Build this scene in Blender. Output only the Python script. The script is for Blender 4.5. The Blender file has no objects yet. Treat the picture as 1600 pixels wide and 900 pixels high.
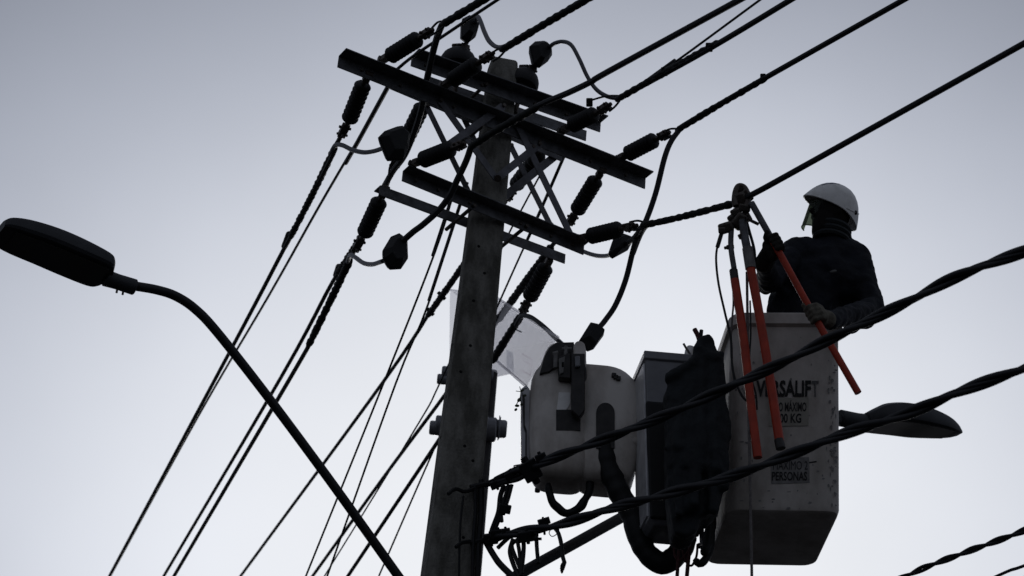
import bpy, bmesh, math, random
from mathutils import Vector, Matrix, noise
random.seed(7)
SC = bpy.context.scene
COL = SC.collection
V = Vector

# ------------------------------------------------------------------ camera
F_PX, PITCH, ROLL = 3600.0, math.radians(30.8), math.radians(4.9)
CAM = V((0, 0, 1.6))
FW = V((0, math.cos(PITCH), math.sin(PITCH)))
_r0 = V((1, 0, 0)); _u0 = _r0.cross(FW)
RT = _r0 * math.cos(ROLL) + _u0 * math.sin(ROLL)
UP = -_r0 * math.sin(ROLL) + _u0 * math.cos(ROLL)
cd = bpy.data.cameras.new('camera'); cam = bpy.data.objects.new('camera', cd); COL.objects.link(cam)
cd.sensor_width = 36; cd.lens = F_PX / 1600 * 36; cd.clip_start = 0.1; cd.clip_end = 3000
m = Matrix((RT, UP, -FW)).transposed().to_4x4(); m.translation = CAM; cam.matrix_world = m
cd.dof.use_dof = True; cd.dof.focus_distance = 11.8; cd.dof.aperture_fstop = 4.0
SC.camera = cam

# ------------------------------------------------------------------ sky, sun, exposure
GLOW_AZ, GLOW_EL = math.radians(2.2), math.radians(24.0)
w = bpy.data.worlds.new('World'); SC.world = w; w.use_nodes = True
nt = w.node_tree; nt.nodes.clear()
def N_(t, **k):
    n = nt.nodes.new(t)
    for a, b in k.items(): setattr(n, a, b)
    return n
def M_(op, a, b=None, c=None):
    n = N_('ShaderNodeMath', operation=op)
    for i, x in enumerate((a, b, c)):
        if x is None: continue
        if isinstance(x, (int, float)): n.inputs[i].default_value = x
        else: nt.links.new(x, n.inputs[i])
    return n.outputs[0]
tc = N_('ShaderNodeTexCoord'); sx = N_('ShaderNodeSeparateXYZ'); nt.links.new(tc.outputs['Generated'], sx.inputs[0])
X, Y, Z = sx.outputs
el = M_('ARCSINE', Z); az = M_('ARCTAN2', X, Y)
de = M_('DIVIDE', M_('SUBTRACT', el, GLOW_EL), math.radians(13.4))
da = M_('DIVIDE', M_('SUBTRACT', az, GLOW_AZ), math.radians(21.0))
g = M_('EXPONENT', M_('MULTIPLY', M_('POWER', M_('ADD', M_('MULTIPLY', de, de), M_('MULTIPLY', da, da)), 1.3), -1.0))
nz = N_('ShaderNodeTexNoise'); nz.inputs['Scale'].default_value = 6.0; nz.inputs['Detail'].default_value = 4; nz.inputs['Roughness'].default_value = .45
nt.links.new(tc.outputs['Generated'], nz.inputs['Vector'])
var = M_('MULTIPLY_ADD', M_('SUBTRACT', nz.outputs['Fac'], 0.5), 0.26, 1.0)
lum = M_('MULTIPLY', M_('MULTIPLY_ADD', g, 0.71, 0.187), var)
cr = N_('ShaderNodeMix', data_type='RGBA'); nt.links.new(g, cr.inputs['Factor'])
cr.inputs[6].default_value = (0.915, 1.0, 1.23, 1); cr.inputs[7].default_value = (0.97, 1.0, 1.055, 1)
ml = N_('ShaderNodeVectorMath', operation='SCALE'); nt.links.new(cr.outputs[2], ml.inputs[0]); nt.links.new(lum, ml.inputs['Scale'])
sky = N_('ShaderNodeTexSky', sky_type='NISHITA'); sky.sun_disc = False
sky.sun_elevation = GLOW_EL; sky.sun_rotation = GLOW_AZ
b1 = N_('ShaderNodeBackground'); b1.inputs['Strength'].default_value = 1.0; nt.links.new(ml.outputs[0], b1.inputs['Color'])
b2 = N_('ShaderNodeBackground'); b2.inputs['Strength'].default_value = 0.05; nt.links.new(sky.outputs[0], b2.inputs['Color'])
mx = N_('ShaderNodeMixShader'); mx.inputs[0].default_value = 0.06       # the clear sky above, almost wholly hidden by cloud
nt.links.new(b1.outputs[0], mx.inputs[1]); nt.links.new(b2.outputs[0], mx.inputs[2])
out = N_('ShaderNodeOutputWorld'); nt.links.new(mx.outputs[0], out.inputs[0])
sl = bpy.data.lights.new('sun', 'SUN'); sl.energy = 0.5; sl.angle = math.radians(25); sl.color = (1, .97, .93)
so = bpy.data.objects.new('sun', sl); COL.objects.link(so)
sd = V((math.sin(GLOW_AZ) * math.cos(GLOW_EL), math.cos(GLOW_AZ) * math.cos(GLOW_EL), math.sin(GLOW_EL)))
so.rotation_euler = sd.to_track_quat('Z', 'Y').to_euler(); so.location = (0, 0, 30)
SC.view_settings.view_transform = 'Standard'; SC.view_settings.look = 'None'
SC.view_settings.exposure = 0; SC.view_settings.gamma = 1

# ------------------------------------------------------------------ measuring: photograph sight lines met with real planes
def ray(px, py): return FW + RT * ((px - 800) / F_PX) + UP * ((450 - py) / F_PX)
def at(px, py, d): return CAM + ray(px, py) * d
def atz(px, py, z):
    r = ray(px, py); return CAM + r * ((z - CAM.z) / r.z)
def aty(px, py, y):
    r = ray(px, py); return CAM + r * (y / r.y)
def vp(px, py, p0, d):
    n = V((d[1], -d[0], 0)); r = ray(px, py); return CAM + r * ((p0 - CAM).dot(n) / r.dot(n))
AX = V((math.cos(math.radians(28.8)), math.sin(math.radians(28.8)), 0))      # along the cross-arms
NX = V((AX.y, -AX.x, 0))                                                      # square to them, towards the street
D1 = (0.623, -0.782); D2 = (-0.272, 0.962)                                    # the two runs of line
POLE = at(755, 400, 12.4)
def pl(px, py, off=0.0): return vp(px, py, POLE + NX * off, AX)
def s1(px, py, p0): return vp(px, py, p0, D1)
def s2(px, py, p0): return vp(px, py, p0, D2)

# ------------------------------------------------------------------ materials
def mat(name, col, rough=.6, metal=0.0, var=.25, scale=6.0, col2=None, bump=0.0, bscale=40.0, spec=.5, lo=.35, hi=.65, streak=1.0):
    M = bpy.data.materials.new(name); M.use_nodes = True; t = M.node_tree; b = t.nodes['Principled BSDF']
    b.inputs['Roughness'].default_value = rough; b.inputs['Metallic'].default_value = metal
    b.inputs['Specular IOR Level'].default_value = spec
    tc = t.nodes.new('ShaderNodeTexCoord'); mp = t.nodes.new('ShaderNodeMapping'); mp.inputs['Scale'].default_value = (1, 1, streak)
    t.links.new(tc.outputs['Object'], mp.inputs[0])
    n = t.nodes.new('ShaderNodeTexNoise'); n.inputs['Scale'].default_value = scale; n.inputs['Detail'].default_value = 7; n.inputs['Roughness'].default_value = .62
    t.links.new(mp.outputs[0], n.inputs['Vector'])
    r = t.nodes.new('ShaderNodeValToRGB'); r.color_ramp.elements[0].position = lo; r.color_ramp.elements[1].position = hi
    c2 = col2 or tuple(x * (1 - var) for x in col); c1 = col if col2 else tuple(min(1, x * (1 + var)) for x in col)
    r.color_ramp.elements[0].color = (*c2, 1); r.color_ramp.elements[1].color = (*c1, 1)
    t.links.new(n.outputs['Fac'], r.inputs[0]); t.links.new(r.outputs[0], b.inputs['Base Color'])
    if bump:
        n2 = t.nodes.new('ShaderNodeTexNoise'); n2.inputs['Scale'].default_value = bscale; n2.inputs['Detail'].default_value = 5
        t.links.new(tc.outputs['Object'], n2.inputs['Vector'])
        bp = t.nodes.new('ShaderNodeBump'); bp.inputs['Strength'].default_value = bump; bp.inputs['Distance'].default_value = .01
        t.links.new(n2.outputs['Fac'], bp.inputs['Height']); t.links.new(bp.outputs[0], b.inputs['Normal'])
    return M
M = dict(
    concrete=mat('weathered_concrete', (.20, .193, .172), .92, 0, .3, 11, (.085, .082, .07), .6, 70, .2, lo=.40, hi=.62, streak=.4),
    hole=mat('hole_shadow_black', (.012, .012, .012), 1, 0, .1, 5, spec=0),
    steel_pale=mat('pale_galvanised_strap', (.15, .152, .17), .6, .2, .3, 14, (.08, .08, .088), .2, 90),
    steel=mat('galvanised_steel', (.13, .133, .145), .6, .3, .3, 14, (.055, .055, .058), .2, 90),
    rust=mat('tarnished_clamp_metal', (.10, .09, .08), .5, .6, .3, 30, (.05, .035, .028)),
    porcelain=mat('dark_polymer', (.007, .007, .008), .6, 0, .3, 20, spec=.35),
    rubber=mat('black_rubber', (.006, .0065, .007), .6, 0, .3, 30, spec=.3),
    grip=mat('wrapped_black_tape', (.008, .009, .009), .65, 0, .3, 60, bump=.4, spec=.3),
    cable=mat('covered_conductor', (.010, .011, .014), .6, 0, .2, 30, spec=.4),
    jumper=mat('grey_jumper_sheath', (.07, .072, .085), .5, 0, .2, 30),
    lamp=mat('dark_grey_lamp_enamel', (.028, .030, .034), .55, 0, .2, 10, spec=.3),
    lens=mat('lamp_lens', (.03, .029, .027), .35, 0, .3, 6, spec=.3),
    tube=mat('painted_lamp_arm', (.016, .017, .019), .5, 0, .3, 8, bump=.1, spec=.3),
    white=mat('dirty_white_fibreglass', (.50, .465, .425), .5, 0, .2, 5, (.30, .27, .235), .12, 30, .35, .36, .62, .5),
    shell=mat('stained_white_moulding', (.64, .60, .55), .45, 0, .2, 4, (.36, .32, .28), .1, 30, .4, .36, .6, .6),
    grey=mat('grey_gelcoat', (.17, .175, .19), .22, 0, .2, 5, (.12, .12, .13), .04, 30, .6),
    gloss=mat('glossy_white_panel', (.62, .62, .63), .16, 0, .1, 8, (.45, .45, .46), spec=.6),
    dark=mat('dark_machinery', (.025, .023, .022), .6, .2, .4, 20),
    cloth=mat('black_canvas', (.006, .009, .011), .7, 0, .4, 9, bump=.5, bscale=40, spec=.3),
    jacket=mat('navy_work_jacket', (.0055, .007, .012), .75, 0, .4, 11, bump=.6, bscale=35, spec=.2),
    jeans=mat('work_trousers', (.012, .014, .022), .95, 0, .3, 20, spec=.1),
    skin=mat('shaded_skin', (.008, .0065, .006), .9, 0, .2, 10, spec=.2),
    glove=mat('leather_glove', (.11, .10, .078), .85, 0, .4, 25, bump=.5, bscale=60, spec=.2),
    gloved=mat('dark_leather_glove', (.020, .018, .015), .85, 0, .4, 25, bump=.5, bscale=60, spec=.2),
    helmet=mat('scuffed_white_helmet', (.80, .79, .76), .4, 0, .1, 12, (.62, .61, .58), .05, 40, .4, .32, .5),
    scuff=mat('blue_grey_scuff', (.16, .18, .24), .6, 0, .5, 40),
    orange=mat('orange_fibreglass', (.40, .036, .011), .45, 0, .18, 14, spec=.3),
    ink=mat('black_lettering', (.010, .010, .010), .6, 0, .3, 40, spec=.2),
    faded=mat('faded_lettering', (.11, .105, .10), .7, 0, .4, 60, (.05, .05, .05)),
    stick_a=mat('aged_sticker', (.27, .255, .215), .6, 0, .15, 14, (.20, .185, .15)),
    stick_b=mat('grimy_sticker', (.20, .195, .185), .7, 0, .3, 25, (.11, .105, .10)),
    rope=mat('grey_rope', (.12, .11, .105), .9, 0, .3, 60),
    red=mat('red_strap', (.06, .012, .012), .8, 0, .3, 30),
    leaf=mat('dry_leaf', (.03, .04, .018), .8, 0, .3, 30),
    asphalt=mat('asphalt', (.045, .045, .047), 1, 0, .2, 3, spec=0),
)
def glassy(name, col, k):
    A = bpy.data.materials.new(name); A.use_nodes = True; t = A.node_tree; t.nodes.clear()
    o = t.nodes.new('ShaderNodeOutputMaterial'); tr = t.nodes.new('ShaderNodeBsdfTransparent'); tl = t.nodes.new('ShaderNodeBsdfTranslucent')
    df = t.nodes.new('ShaderNodeBsdfPrincipled'); df.inputs['Roughness'].default_value = .3
    tr.inputs[0].default_value = (*col, 1); tl.inputs[0].default_value = (*col, 1)
    n = t.nodes.new('ShaderNodeTexNoise'); n.inputs['Scale'].default_value = 9; n.inputs['Detail'].default_value = 6
    tcn = t.nodes.new('ShaderNodeTexCoord'); t.links.new(tcn.outputs['Object'], n.inputs['Vector'])
    r = t.nodes.new('ShaderNodeValToRGB'); r.color_ramp.elements[0].position = .3; r.color_ramp.elements[1].position = .7
    r.color_ramp.elements[0].color = (*[c * .6 for c in col], 1); r.color_ramp.elements[1].color = (*col, 1)
    t.links.new(n.outputs['Fac'], r.inputs[0]); t.links.new(r.outputs[0], df.inputs['Base Color'])
    m1 = t.nodes.new('ShaderNodeMixShader'); m1.inputs[0].default_value = k[0]; m2 = t.nodes.new('ShaderNodeMixShader'); m2.inputs[0].default_value = k[1]
    t.links.new(tr.outputs[0], m1.inputs[1]); t.links.new(tl.outputs[0], m1.inputs[2])
    t.links.new(m1.outputs[0], m2.inputs[1]); t.links.new(df.outputs[0], m2.inputs[2]); t.links.new(m2.outputs[0], o.inputs[0])
    return A
M['boomglass'] = glassy('translucent_fibreglass', (.965, .96, .98), (.40, .09))
M['visor'] = glassy('scratched_visor', (.34, .37, .31), (.10, .12))
M['pinkink'] = glassy('pink_faded_sticker', (.98, .93, .95), (.2, .0))
M['greyink'] = glassy('grey_faded_sticker', (.945, .95, .97), (.2, .0))

# ------------------------------------------------------------------ mesh builder
def smooth_path(pts, k=6):
    pts = [V(p) for p in pts]
    if len(pts) < 3: return pts
    o = []
    P = [pts[0] * 2 - pts[1]] + pts + [pts[-1] * 2 - pts[-2]]
    for i in range(1, len(P) - 2):
        a, b, c, d = P[i - 1:i + 3]
        for j in range(k):
            t = j / k
            o.append(.5 * ((2 * b) + (c - a) * t + (2 * a - 5 * b + 4 * c - d) * t * t + (3 * b - a - 3 * c + d) * t ** 3))
    o.append(pts[-1]); return o
def resample(pts, step):
    o = [pts[0].copy()]; acc = 0
    for a, b in zip(pts, pts[1:]):
        L = (b - a).length; s = step - acc
        while s <= L:
            o.append(a.lerp(b, s / L)); s += step
        acc = L - (s - step)
    if (o[-1] - pts[-1]).length > step * .2: o.append(pts[-1].copy())
    return o
def frames(pts):
    T = [(pts[min(i + 1, len(pts) - 1)] - pts[max(i - 1, 0)]).normalized() for i in range(len(pts))]
    u = T[0].orthogonal().normalized(); R = []
    for t in T:
        u = (u - t * u.dot(t)).normalized(); R.append((t, u, t.cross(u)))
    return R
class MB:
    def __init__(s): s.v = []; s.f = []
    def rings(s, rs, close=True):
        b = len(s.v); n = len(rs[0])
        for r in rs: s.v += [tuple(p) for p in r]
        for i in range(len(rs) - 1):
            for j in range(n):
                k = (j + 1) % n; s.f.append((b + i * n + j, b + i * n + k, b + (i + 1) * n + k, b + (i + 1) * n + j))
        if close:
            s.f.append(tuple(b + j for j in reversed(range(n)))); s.f.append(tuple(b + (len(rs) - 1) * n + j for j in range(n)))
        return s
    def tube(s, pts, r, n=8):
        pts = [V(p) for p in pts]; fr = frames(pts); rs = []
        for i, (p, (t, u, w_)) in enumerate(zip(pts, fr)):
            q = r[i] if isinstance(r, (list, tuple)) else r
            rs.append([p + (u * math.cos(2 * math.pi * j / n) + w_ * math.sin(2 * math.pi * j / n)) * q for j in range(n)])
        return s.rings(rs)
    def helix(s, pts, off, r, pitch, ph, n=6, step=.02, start=0.0):
        ps = resample(pts, step); fr = frames(ps); o = []
        for i, (p, (t, u, w_)) in enumerate(zip(ps, fr)):
            a = 2 * math.pi * (i * step + start) / pitch + ph; o.append(p + (u * math.cos(a) + w_ * math.sin(a)) * off)
        return s.tube(o, r, n)
    def rope(s, pts, r, amp, pitch, lobes=2, n=12, step=.012, jitter=0.0):
        ps = resample(pts, step); fr = frames(ps); rs = []
        for i, (p, (t, u, w_)) in enumerate(zip(ps, fr)):
            a0 = 2 * math.pi * i * step / pitch; e = min(1, (i + .6) / 3, (len(ps) - i - .4) / 3)
            jj = 1 + jitter * noise.noise(p * 25)
            rs.append([p + (u * math.cos(2 * math.pi * j / n) + w_ * math.sin(2 * math.pi * j / n)) * r * e ** .5 * jj * (1 + amp * math.cos(lobes * 2 * math.pi * j / n - a0)) for j in range(n)])
        return s.rings(rs)
    def lathe(s, p, q, prof, n=16):
        p, q = V(p), V(q); t = (q - p); L = t.length; t.normalize(); u = t.orthogonal().normalized(); w_ = t.cross(u)
        return s.rings([[p + t * (L * a) + (u * math.cos(2 * math.pi * j / n) + w_ * math.sin(2 * math.pi * j / n)) * max(r, 1e-4) for j in range(n)] for a, r in prof])
    def cyl(s, p, q, r, r2=None, n=12): return s.lathe(p, q, [(0, r), (1, r if r2 is None else r2)], n)
    def cap(s, p, q, r, r2=None, n=12, m_=5):
        p, q = V(p), V(q); r2 = r if r2 is None else r2; L = max((q - p).length, 1e-5); pr = []
        for i in range(m_ + 1):
            a = math.pi / 2 * i / m_; pr.append((-r * math.cos(a) / L, r * math.sin(a)))
        for i in range(m_ + 1):
            a = math.pi / 2 * i / m_; pr.append((1 + r2 * math.sin(a) / L, r2 * math.cos(a)))
        return s.lathe(p, q, pr, n)
    def ell(s, c, ax, n=16, m_=10):
        c = V(c); ax = [V(a) for a in ax]
        return s.rings([[c + ax[2] * (-math.cos(math.pi * i / m_)) + (ax[0] * math.cos(2 * math.pi * j / n) + ax[1] * math.sin(2 * math.pi * j / n)) * max(math.sin(math.pi * i / m_), 1e-3) for j in range(n)] for i in range(m_ + 1)])
    def box(s, c, ax):
        c = V(c); a, b, d = [V(x) for x in ax]
        return s.rings([[c + a * i + b * j + d * k for i, j in ((-1, -1), (1, -1), (1, 1), (-1, 1))] for k in (-1, 1)])
    def bar(s, p, q, wid, thk, up):
        """flat bar p->q; wid measured square to it in the plane whose normal is up"""
        p, q = V(p), V(q); t = (q - p).normalized(); n_ = V(up).normalized(); b = t.cross(n_).normalized(); n_ = b.cross(t)
        return s.box((p + q) / 2, ((q - p) / 2, b * wid / 2, n_ * thk / 2))
    def prism(s, pts, ext):
        pts = [V(p) for p in pts]; ext = V(ext); return s.rings([pts, [p + ext for p in pts]])
    def build(s, name, mt, parent=None, smooth=40, bevel=0.0, remesh=0.0, relax=0, disp=0.0, dscale=.1, seg=2):
        c = sum((V(p) for p in s.v), V()) / len(s.v)
        me = bpy.data.meshes.new(name); me.from_pydata([V(p) - c for p in s.v], [], s.f); me.validate()
        b = bmesh.new(); b.from_mesh(me); bmesh.ops.recalc_face_normals(b, faces=b.faces); b.to_mesh(me); b.free()
        if smooth:
            for p in me.polygons: p.use_smooth = True
            me.set_sharp_from_angle(angle=math.radians(smooth))
        me.materials.append(M[mt]); o = bpy.data.objects.new(name, me); COL.objects.link(o)
        if parent: o.parent = parent; o.location = c - wl(parent)
        else: o.location = c
        if bevel:
            d = o.modifiers.new('bevel', 'BEVEL'); d.width = bevel; d.segments = seg; d.limit_method = 'ANGLE'; d.angle_limit = math.radians(35)
        if remesh:
            d = o.modifiers.new('remesh', 'REMESH'); d.mode = 'VOXEL'; d.voxel_size = remesh; d.use_smooth_shade = True
        if relax:
            d = o.modifiers.new('smooth', 'SMOOTH'); d.factor = .5; d.iterations = relax
        if disp:
            tx = bpy.data.textures.new(name, 'CLOUDS'); tx.noise_scale = dscale; tx.noise_depth = 3
            d = o.modifiers.new('folds', 'DISPLACE'); d.texture = tx; d.strength = disp; d.mid_level = .5; d.texture_coords = 'LOCAL'
            d = o.modifiers.new('soften', 'SMOOTH'); d.factor = .5; d.iterations = 4
        return o
def wl(o):
    p = V(o.location)
    while o.parent: o = o.parent; p += V(o.location)
    return p
def empty(name, loc, label, cat, group=None):
    o = bpy.data.objects.new(name, None); o.empty_display_size = .1; COL.objects.link(o); o.location = loc
    return tag(o, label, cat, group)
def tag(o, label, cat, group=None):
    o['label'] = label; o['category'] = cat
    if group: o['group'] = group
    return o

# ------------------------------------------------------------------ the ground
g_ = MB(); R_ = 900
g_.rings([[V((-R_, -R_, z)), V((R_, -R_, z)), V((R_, R_, z)), V((-R_, R_, z))] for z in (-.5, 0)])
o = g_.build('ground', 'asphalt', smooth=0); o['kind'] = 'structure'

# ------------------------------------------------------------------ the concrete pole with its steel
pole = empty('utility_pole', (POLE.x, POLE.y, 0), 'tapering grey concrete utility pole carrying the steel cross-arms', 'utility pole')
PA = math.radians(10); AP = V((math.cos(PA), math.sin(PA), 0)); NP = V((AP.y, -AP.x, 0))
def pole_half(z):                      # half width, half depth
    t = (9.36 - z) / 3.1
    return .078 + .043 * t, .075 + .034 * t
def pole_c(z): return V((POLE.x + (z - 8.6) * .0125, POLE.y, z))
def pole_ring(z):
    a, b = pole_half(z); c = pole_c(z); k = .016; o = []
    for u, v in ((-a, -b + k), (-a + k, -b), (a - k, -b), (a, -b + k), (a, b - k), (a - k, b), (-a + k, b), (-a, b - k)):
        o.append(c + AP * u + NP * v)
    return o
zs = [-.4 + i * .35 for i in range(28)] + [9.33]
mb = MB().rings([pole_ring(z) for z in zs] + [[(p - pole_c(9.36)) * .96 + pole_c(9.36) for p in pole_ring(9.36)]])
mb.build('shaft', 'concrete', pole, smooth=25, bevel=.008)
for px, py in ((757, 427), (739, 720), (720, 581), (726, 697), (740, 470), (724, 840), (735, 540), (748, 385)):
    p = vp(px, py, POLE, AP); a, b = pole_half(p.z); p = vp(px, py, pole_c(p.z) + NP * b, AP)
    MB().cyl(p - NP * .03, p + NP * .001, .0085, n=10).build('bolt_hole', 'hole', pole)  # flush black discs paint the shade inside the bolt holes
for px, py in ((716, 463), (707, 538), (698, 619), (689, 683), (679, 764), (669, 845)):
    p = vp(px, py, POLE, AP); a, b = pole_half(p.z); p = pole_c(p.z) - AP * a
    MB().cyl(p + AP * .03, p - AP * .001, .0085, n=10).build('bolt_hole', 'hole', pole)
def angle_bar(px0, px1, off, near, lh=.078, lv=.072, th=.008, name='crossarm', label=None, z=None):
    """steel angle: corner line from px0 to px1, top leg towards the street (near=1) or away (-1), other leg hanging"""
    p, q = pl(*px0, off), pl(*px1, off)
    if z is not None: p.z = q.z = z
    b = MB(); n_ = NX * near; dn = V((0, 0, -1))
    sec = [V(), n_ * lh, n_ * lh + dn * th, n_ * th + dn * th, n_ * th + dn * lv, dn * lv]
    b.rings([[p + s for s in sec], [q + s for s in sec]])
    o = b.build(name, 'steel', pole, smooth=0, bevel=.002)
    if label: o['label'] = label
    t = (q - p)
    for k in (.07, .19, .36, .64, .81, .93):     # bolts and punched holes
        c = p + t * k + n_ * th + dn * (lv * .55); MB().cyl(c, c + n_ * .012, .009, n=6).build('bolt', 'rust', pole)
    return p, q
FO = .125
A0, A1 = angle_bar((529, 87), (1008, 278), FO, 1, lh=.088, lv=.078, label='longest steel crossarm, in front of the pole')
angle_bar((612, 122), (880, 236), -FO, -1, label='steel crossarm behind the pole under the longest arm')
B0, B1 = angle_bar((643, 87), (938, 191), FO, 1, lh=.085, label='short upper steel crossarm near the pole top')
angle_bar((668, 118), (917, 204), -FO, -1, label='short upper steel crossarm behind the pole top')
C0, C1 = angle_bar((629, 267), (912, 383), FO, 1, lh=.075, lv=.066, label='lower steel crossarm in front of the pole')
E0, E1 = angle_bar((594, 289), (884, 397), -FO, -1, lh=.07, lv=.062, label='lowest steel crossarm behind the pole')
def brace(a, b, off, wid=.042):
    p, q = pl(*a, off), pl(*b, off); MB().bar(p, q, wid, .007, NX).build('brace', 'steel_pale', pole, smooth=0)
    for c in (p, q): MB().cyl(c - NX * .01, c + NX * .018, .011, n=6).build('bolt', 'rust', pole)
brace((688, 158), (775, 279), FO + .012); brace((776, 279), (842, 226), FO + .022)
brace((668, 250), (786, 166), FO + .034); brace((892, 368), (810, 198), FO + .02)
brace((667, 166), (738, 312), -FO - .01, .034); brace((783, 311), (880, 234), -FO - .02, .046)
brace((798, 228), (860, 352), -FO - .03, .036); brace((708, 150), (762, 262), -FO - .03, .036)
for a, b in (((790, 148), (812, 160)), ((815, 165), (817, 152))):
    pass
MB().cyl(pl(778, 279, FO), pl(778, 279, FO + .05), .02, n=10).build('bolt', 'rust', pole)
for z, in ((8.79,), (9.07,), (8.27,)):         # through bolts tying front and rear arms
    for s in (-.16, .17):
        c = V((POLE.x, POLE.y, z)) + AX * s; MB().cyl(c - NX * (FO + .03), c + NX * (FO + .03), .011, n=8).build('through_bolt', 'rust', pole)

# ------------------------------------------------------------------ strain insulators
def insulator(label, a, b0, b1, c, fix, plane, sheds=8, r=.045, tail=None):
    """a fixing on the arm, b0..b1 shed stack, c end of clamp; fix gives the first point in space, plane the others"""
    p = fix; P0, P1, PC = plane(*b0, p), plane(*b1, p), plane(*c, p)
    e = empty('strain_insulator', p, label, 'insulator', 'strain insulators on the crossarms')
    d = (P1 - P0).normalized(); L = (P1 - P0).length
    s = MB(); s.tube([p, p.lerp(P0, .5) + V((0, 0, .008)), P0], .012, 8)
    s.cyl(p - AX * .022, p + AX * .022, .016, n=8)
    s.box(p.lerp(P0, .45), (AX * .02, d * .02, d.cross(AX).normalized() * .014)); s.build('shackle', 'rust', e)
    pr = [(0, .02), (.015, r * .8)]
    for i in range(sheds):
        t0 = .02 + .96 * i / sheds; dt = .96 / sheds
        pr += [(t0 + .1 * dt, r * .84), (t0 + .4 * dt, r * 1.06), (t0 + .65 * dt, r * 1.0), (t0 + .97 * dt, r * .66)]
    pr += [(.985, r * .7), (1, .02)]
    MB().lathe(P0, P1, pr, 18).build('shed_stack', 'porcelain', e, smooth=60)
    k = MB(); d2 = (PC - P1).normalized(); sd_ = d2.cross(V((0, 0, 1))).normalized(); up = sd_.cross(d2)
    k.tube([P1 - d * .01, P1.lerp(PC, .3)], .016, 8)
    k.box(P1.lerp(PC, .55), (d2 * (PC - P1).length * .3, sd_ * .022, up * .016))
    k.cyl(P1.lerp(PC, .4) - sd_ * .036, P1.lerp(PC, .4) + sd_ * .034, .009, n=6)
    k.cyl(P1.lerp(PC, .62) - up * .034, P1.lerp(PC, .62) + up * .03, .008, n=6)
    k.cyl(P1.lerp(PC, .78) - sd_ * .03, P1.lerp(PC, .78) + sd_ * .034, .008, n=6)
    k.tube([P1.lerp(PC, .8), PC], .012, 8)
    k.build('clamp', 'rust', e, bevel=.003)
    return PC
down = lambda px, py, off: pl(px, py, off)
i1 = insulator('ribbed insulator hanging from the left tip of the longest crossarm', None, (568, 131), (545, 189), (531, 216), pl(576, 116, FO), s2)
i2 = insulator('ribbed insulator hanging from the left tip of the lowest crossarm', None, (593, 314), (569, 366), (552, 395), pl(602, 294, -FO - .03), s2)
i3 = insulator('ribbed insulator hanging below the right end of the longest crossarm', None, (931, 281), (901, 330), (887, 353), pl(941, 266, FO), s2)
i4 = insulator('lowest ribbed insulator, right of the pole above the translucent boom', None, (853, 417), (827, 466), (815, 490), pl(862, 400, -FO - .03), s2)
i5 = insulator('ribbed insulator behind the braces just right of the pole', None, (843, 240), (805, 291), (790, 315), pl(852, 226, -FO - .03), s2)
i6 = insulator('ribbed insulator behind the black box under the left arm', None, (660, 166), (630, 228), (612, 268), pl(668, 150, -FO - .03), s2)
S1F = FO + .06
j1 = insulator('smooth dark insulator pointing up right from the left arm end', None, (609, 88), (654, 60), (677, 46), pl(597, 93, S1F), s1, 9, .044)
j2 = insulator('dark insulator beside the left dome insulator near the pole top', None, (706, 126), (746, 99), (772, 82), pl(692, 134, S1F), s1, 9, .044)
j3 = insulator('dark insulator on the left end of the lower front crossarm', None, (660, 250), (706, 232), (727, 224), pl(645, 256, S1F), s1, 9, .044)
j5 = insulator('dark insulator on the right end of the short upper crossarm', None, (893, 196), (930, 178), (955, 162), pl(877, 205, S1F), s1, 9, .044)
j6 = insulator('dark insulator on the right end of the longest crossarm', None, (980, 241), (1024, 218), (1047, 206), pl(967, 248, S1F), s1, 9, .044)
j7 = insulator('dark insulator on the right end of the lower front crossarm', None, (922, 369), (968, 358), (996, 352), pl(908, 372, S1F), s1, 9, .044)

# ------------------------------------------------------------------ line conductors
SP1 = 'conductors arriving from the upper right'; SP2 = 'conductors leaving to the lower left'
def line(name, label, pts, r, group, n=8, extend=14.0, grip=None, grip_r=None, mt='cable', pitch=.052, cat='cable', gripb=None, sag=.004):
    """pts already in space; the run goes on straight past the last point"""
    P = smooth_path(pts, 6)
    if extend:
        d = (pts[-1] - pts[-2]).normalized(); k = 6
        for i in range(1, k + 1): P.append(pts[-1] + d * (extend * i / k))
    e = empty(name, P[0], label, cat, group)
    MB().tube(P, r, n).build('conductor', mt, e)
    if grip:
        MB().rope(smooth_path(grip, 8), grip_r, .09, pitch, 2, jitter=.18).build('preformed_grip', 'grip', e, smooth=60)
    if gripb:
        MB().rope(smooth_path(gripb, 8), grip_r, .09, pitch, 2, jitter=.18).build('preformed_grip', 'grip', e, smooth=60)
    return e
def yoke(e, a, b, bend, r=.006):
    MB().tube(smooth_path([a, a.lerp(b, .5) + bend, b], 6), r, 6).build('grip_loop', 'cable', e)
U_ = UP * .02
# span 1: from the insulator clamp up to the right
q = [s1(*p, j1) for p in ((692, 38), (720, 22), (760, -2), (900, -88))]
L1 = line('line_cable', 'thick wrapped cable leaving the frame at the top, leftmost', q, .0155, SP1, grip=[s1(690, 39, j1), s1(720, 21, j1), s1(775, -12, j1), s1(830, -45, j1)], grip_r=.021)
yoke(L1, s1(672, 47, j1), s1(697, 34, j1), UP * .02); yoke(L1, s1(668, 58, j1), s1(697, 38, j1), -UP * .006)
q = [s1(*p, j2) for p in ((782, 78), (800, 67), (915, 0), (1080, -97))]
L2 = line('line_cable', 'thick wrapped cable ending at the left dome insulator', q, .0155, SP1, grip=[s1(782, 79, j2), s1(840, 44, j2), s1(915, 0, j2), s1(960, -26, j2)], grip_r=.020)
yoke(L2, s1(764, 87, j2), s1(788, 76, j2), UP * .012); yoke(L2, s1(770, 96, j2), s1(792, 76, j2), -UP * .008)
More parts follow.
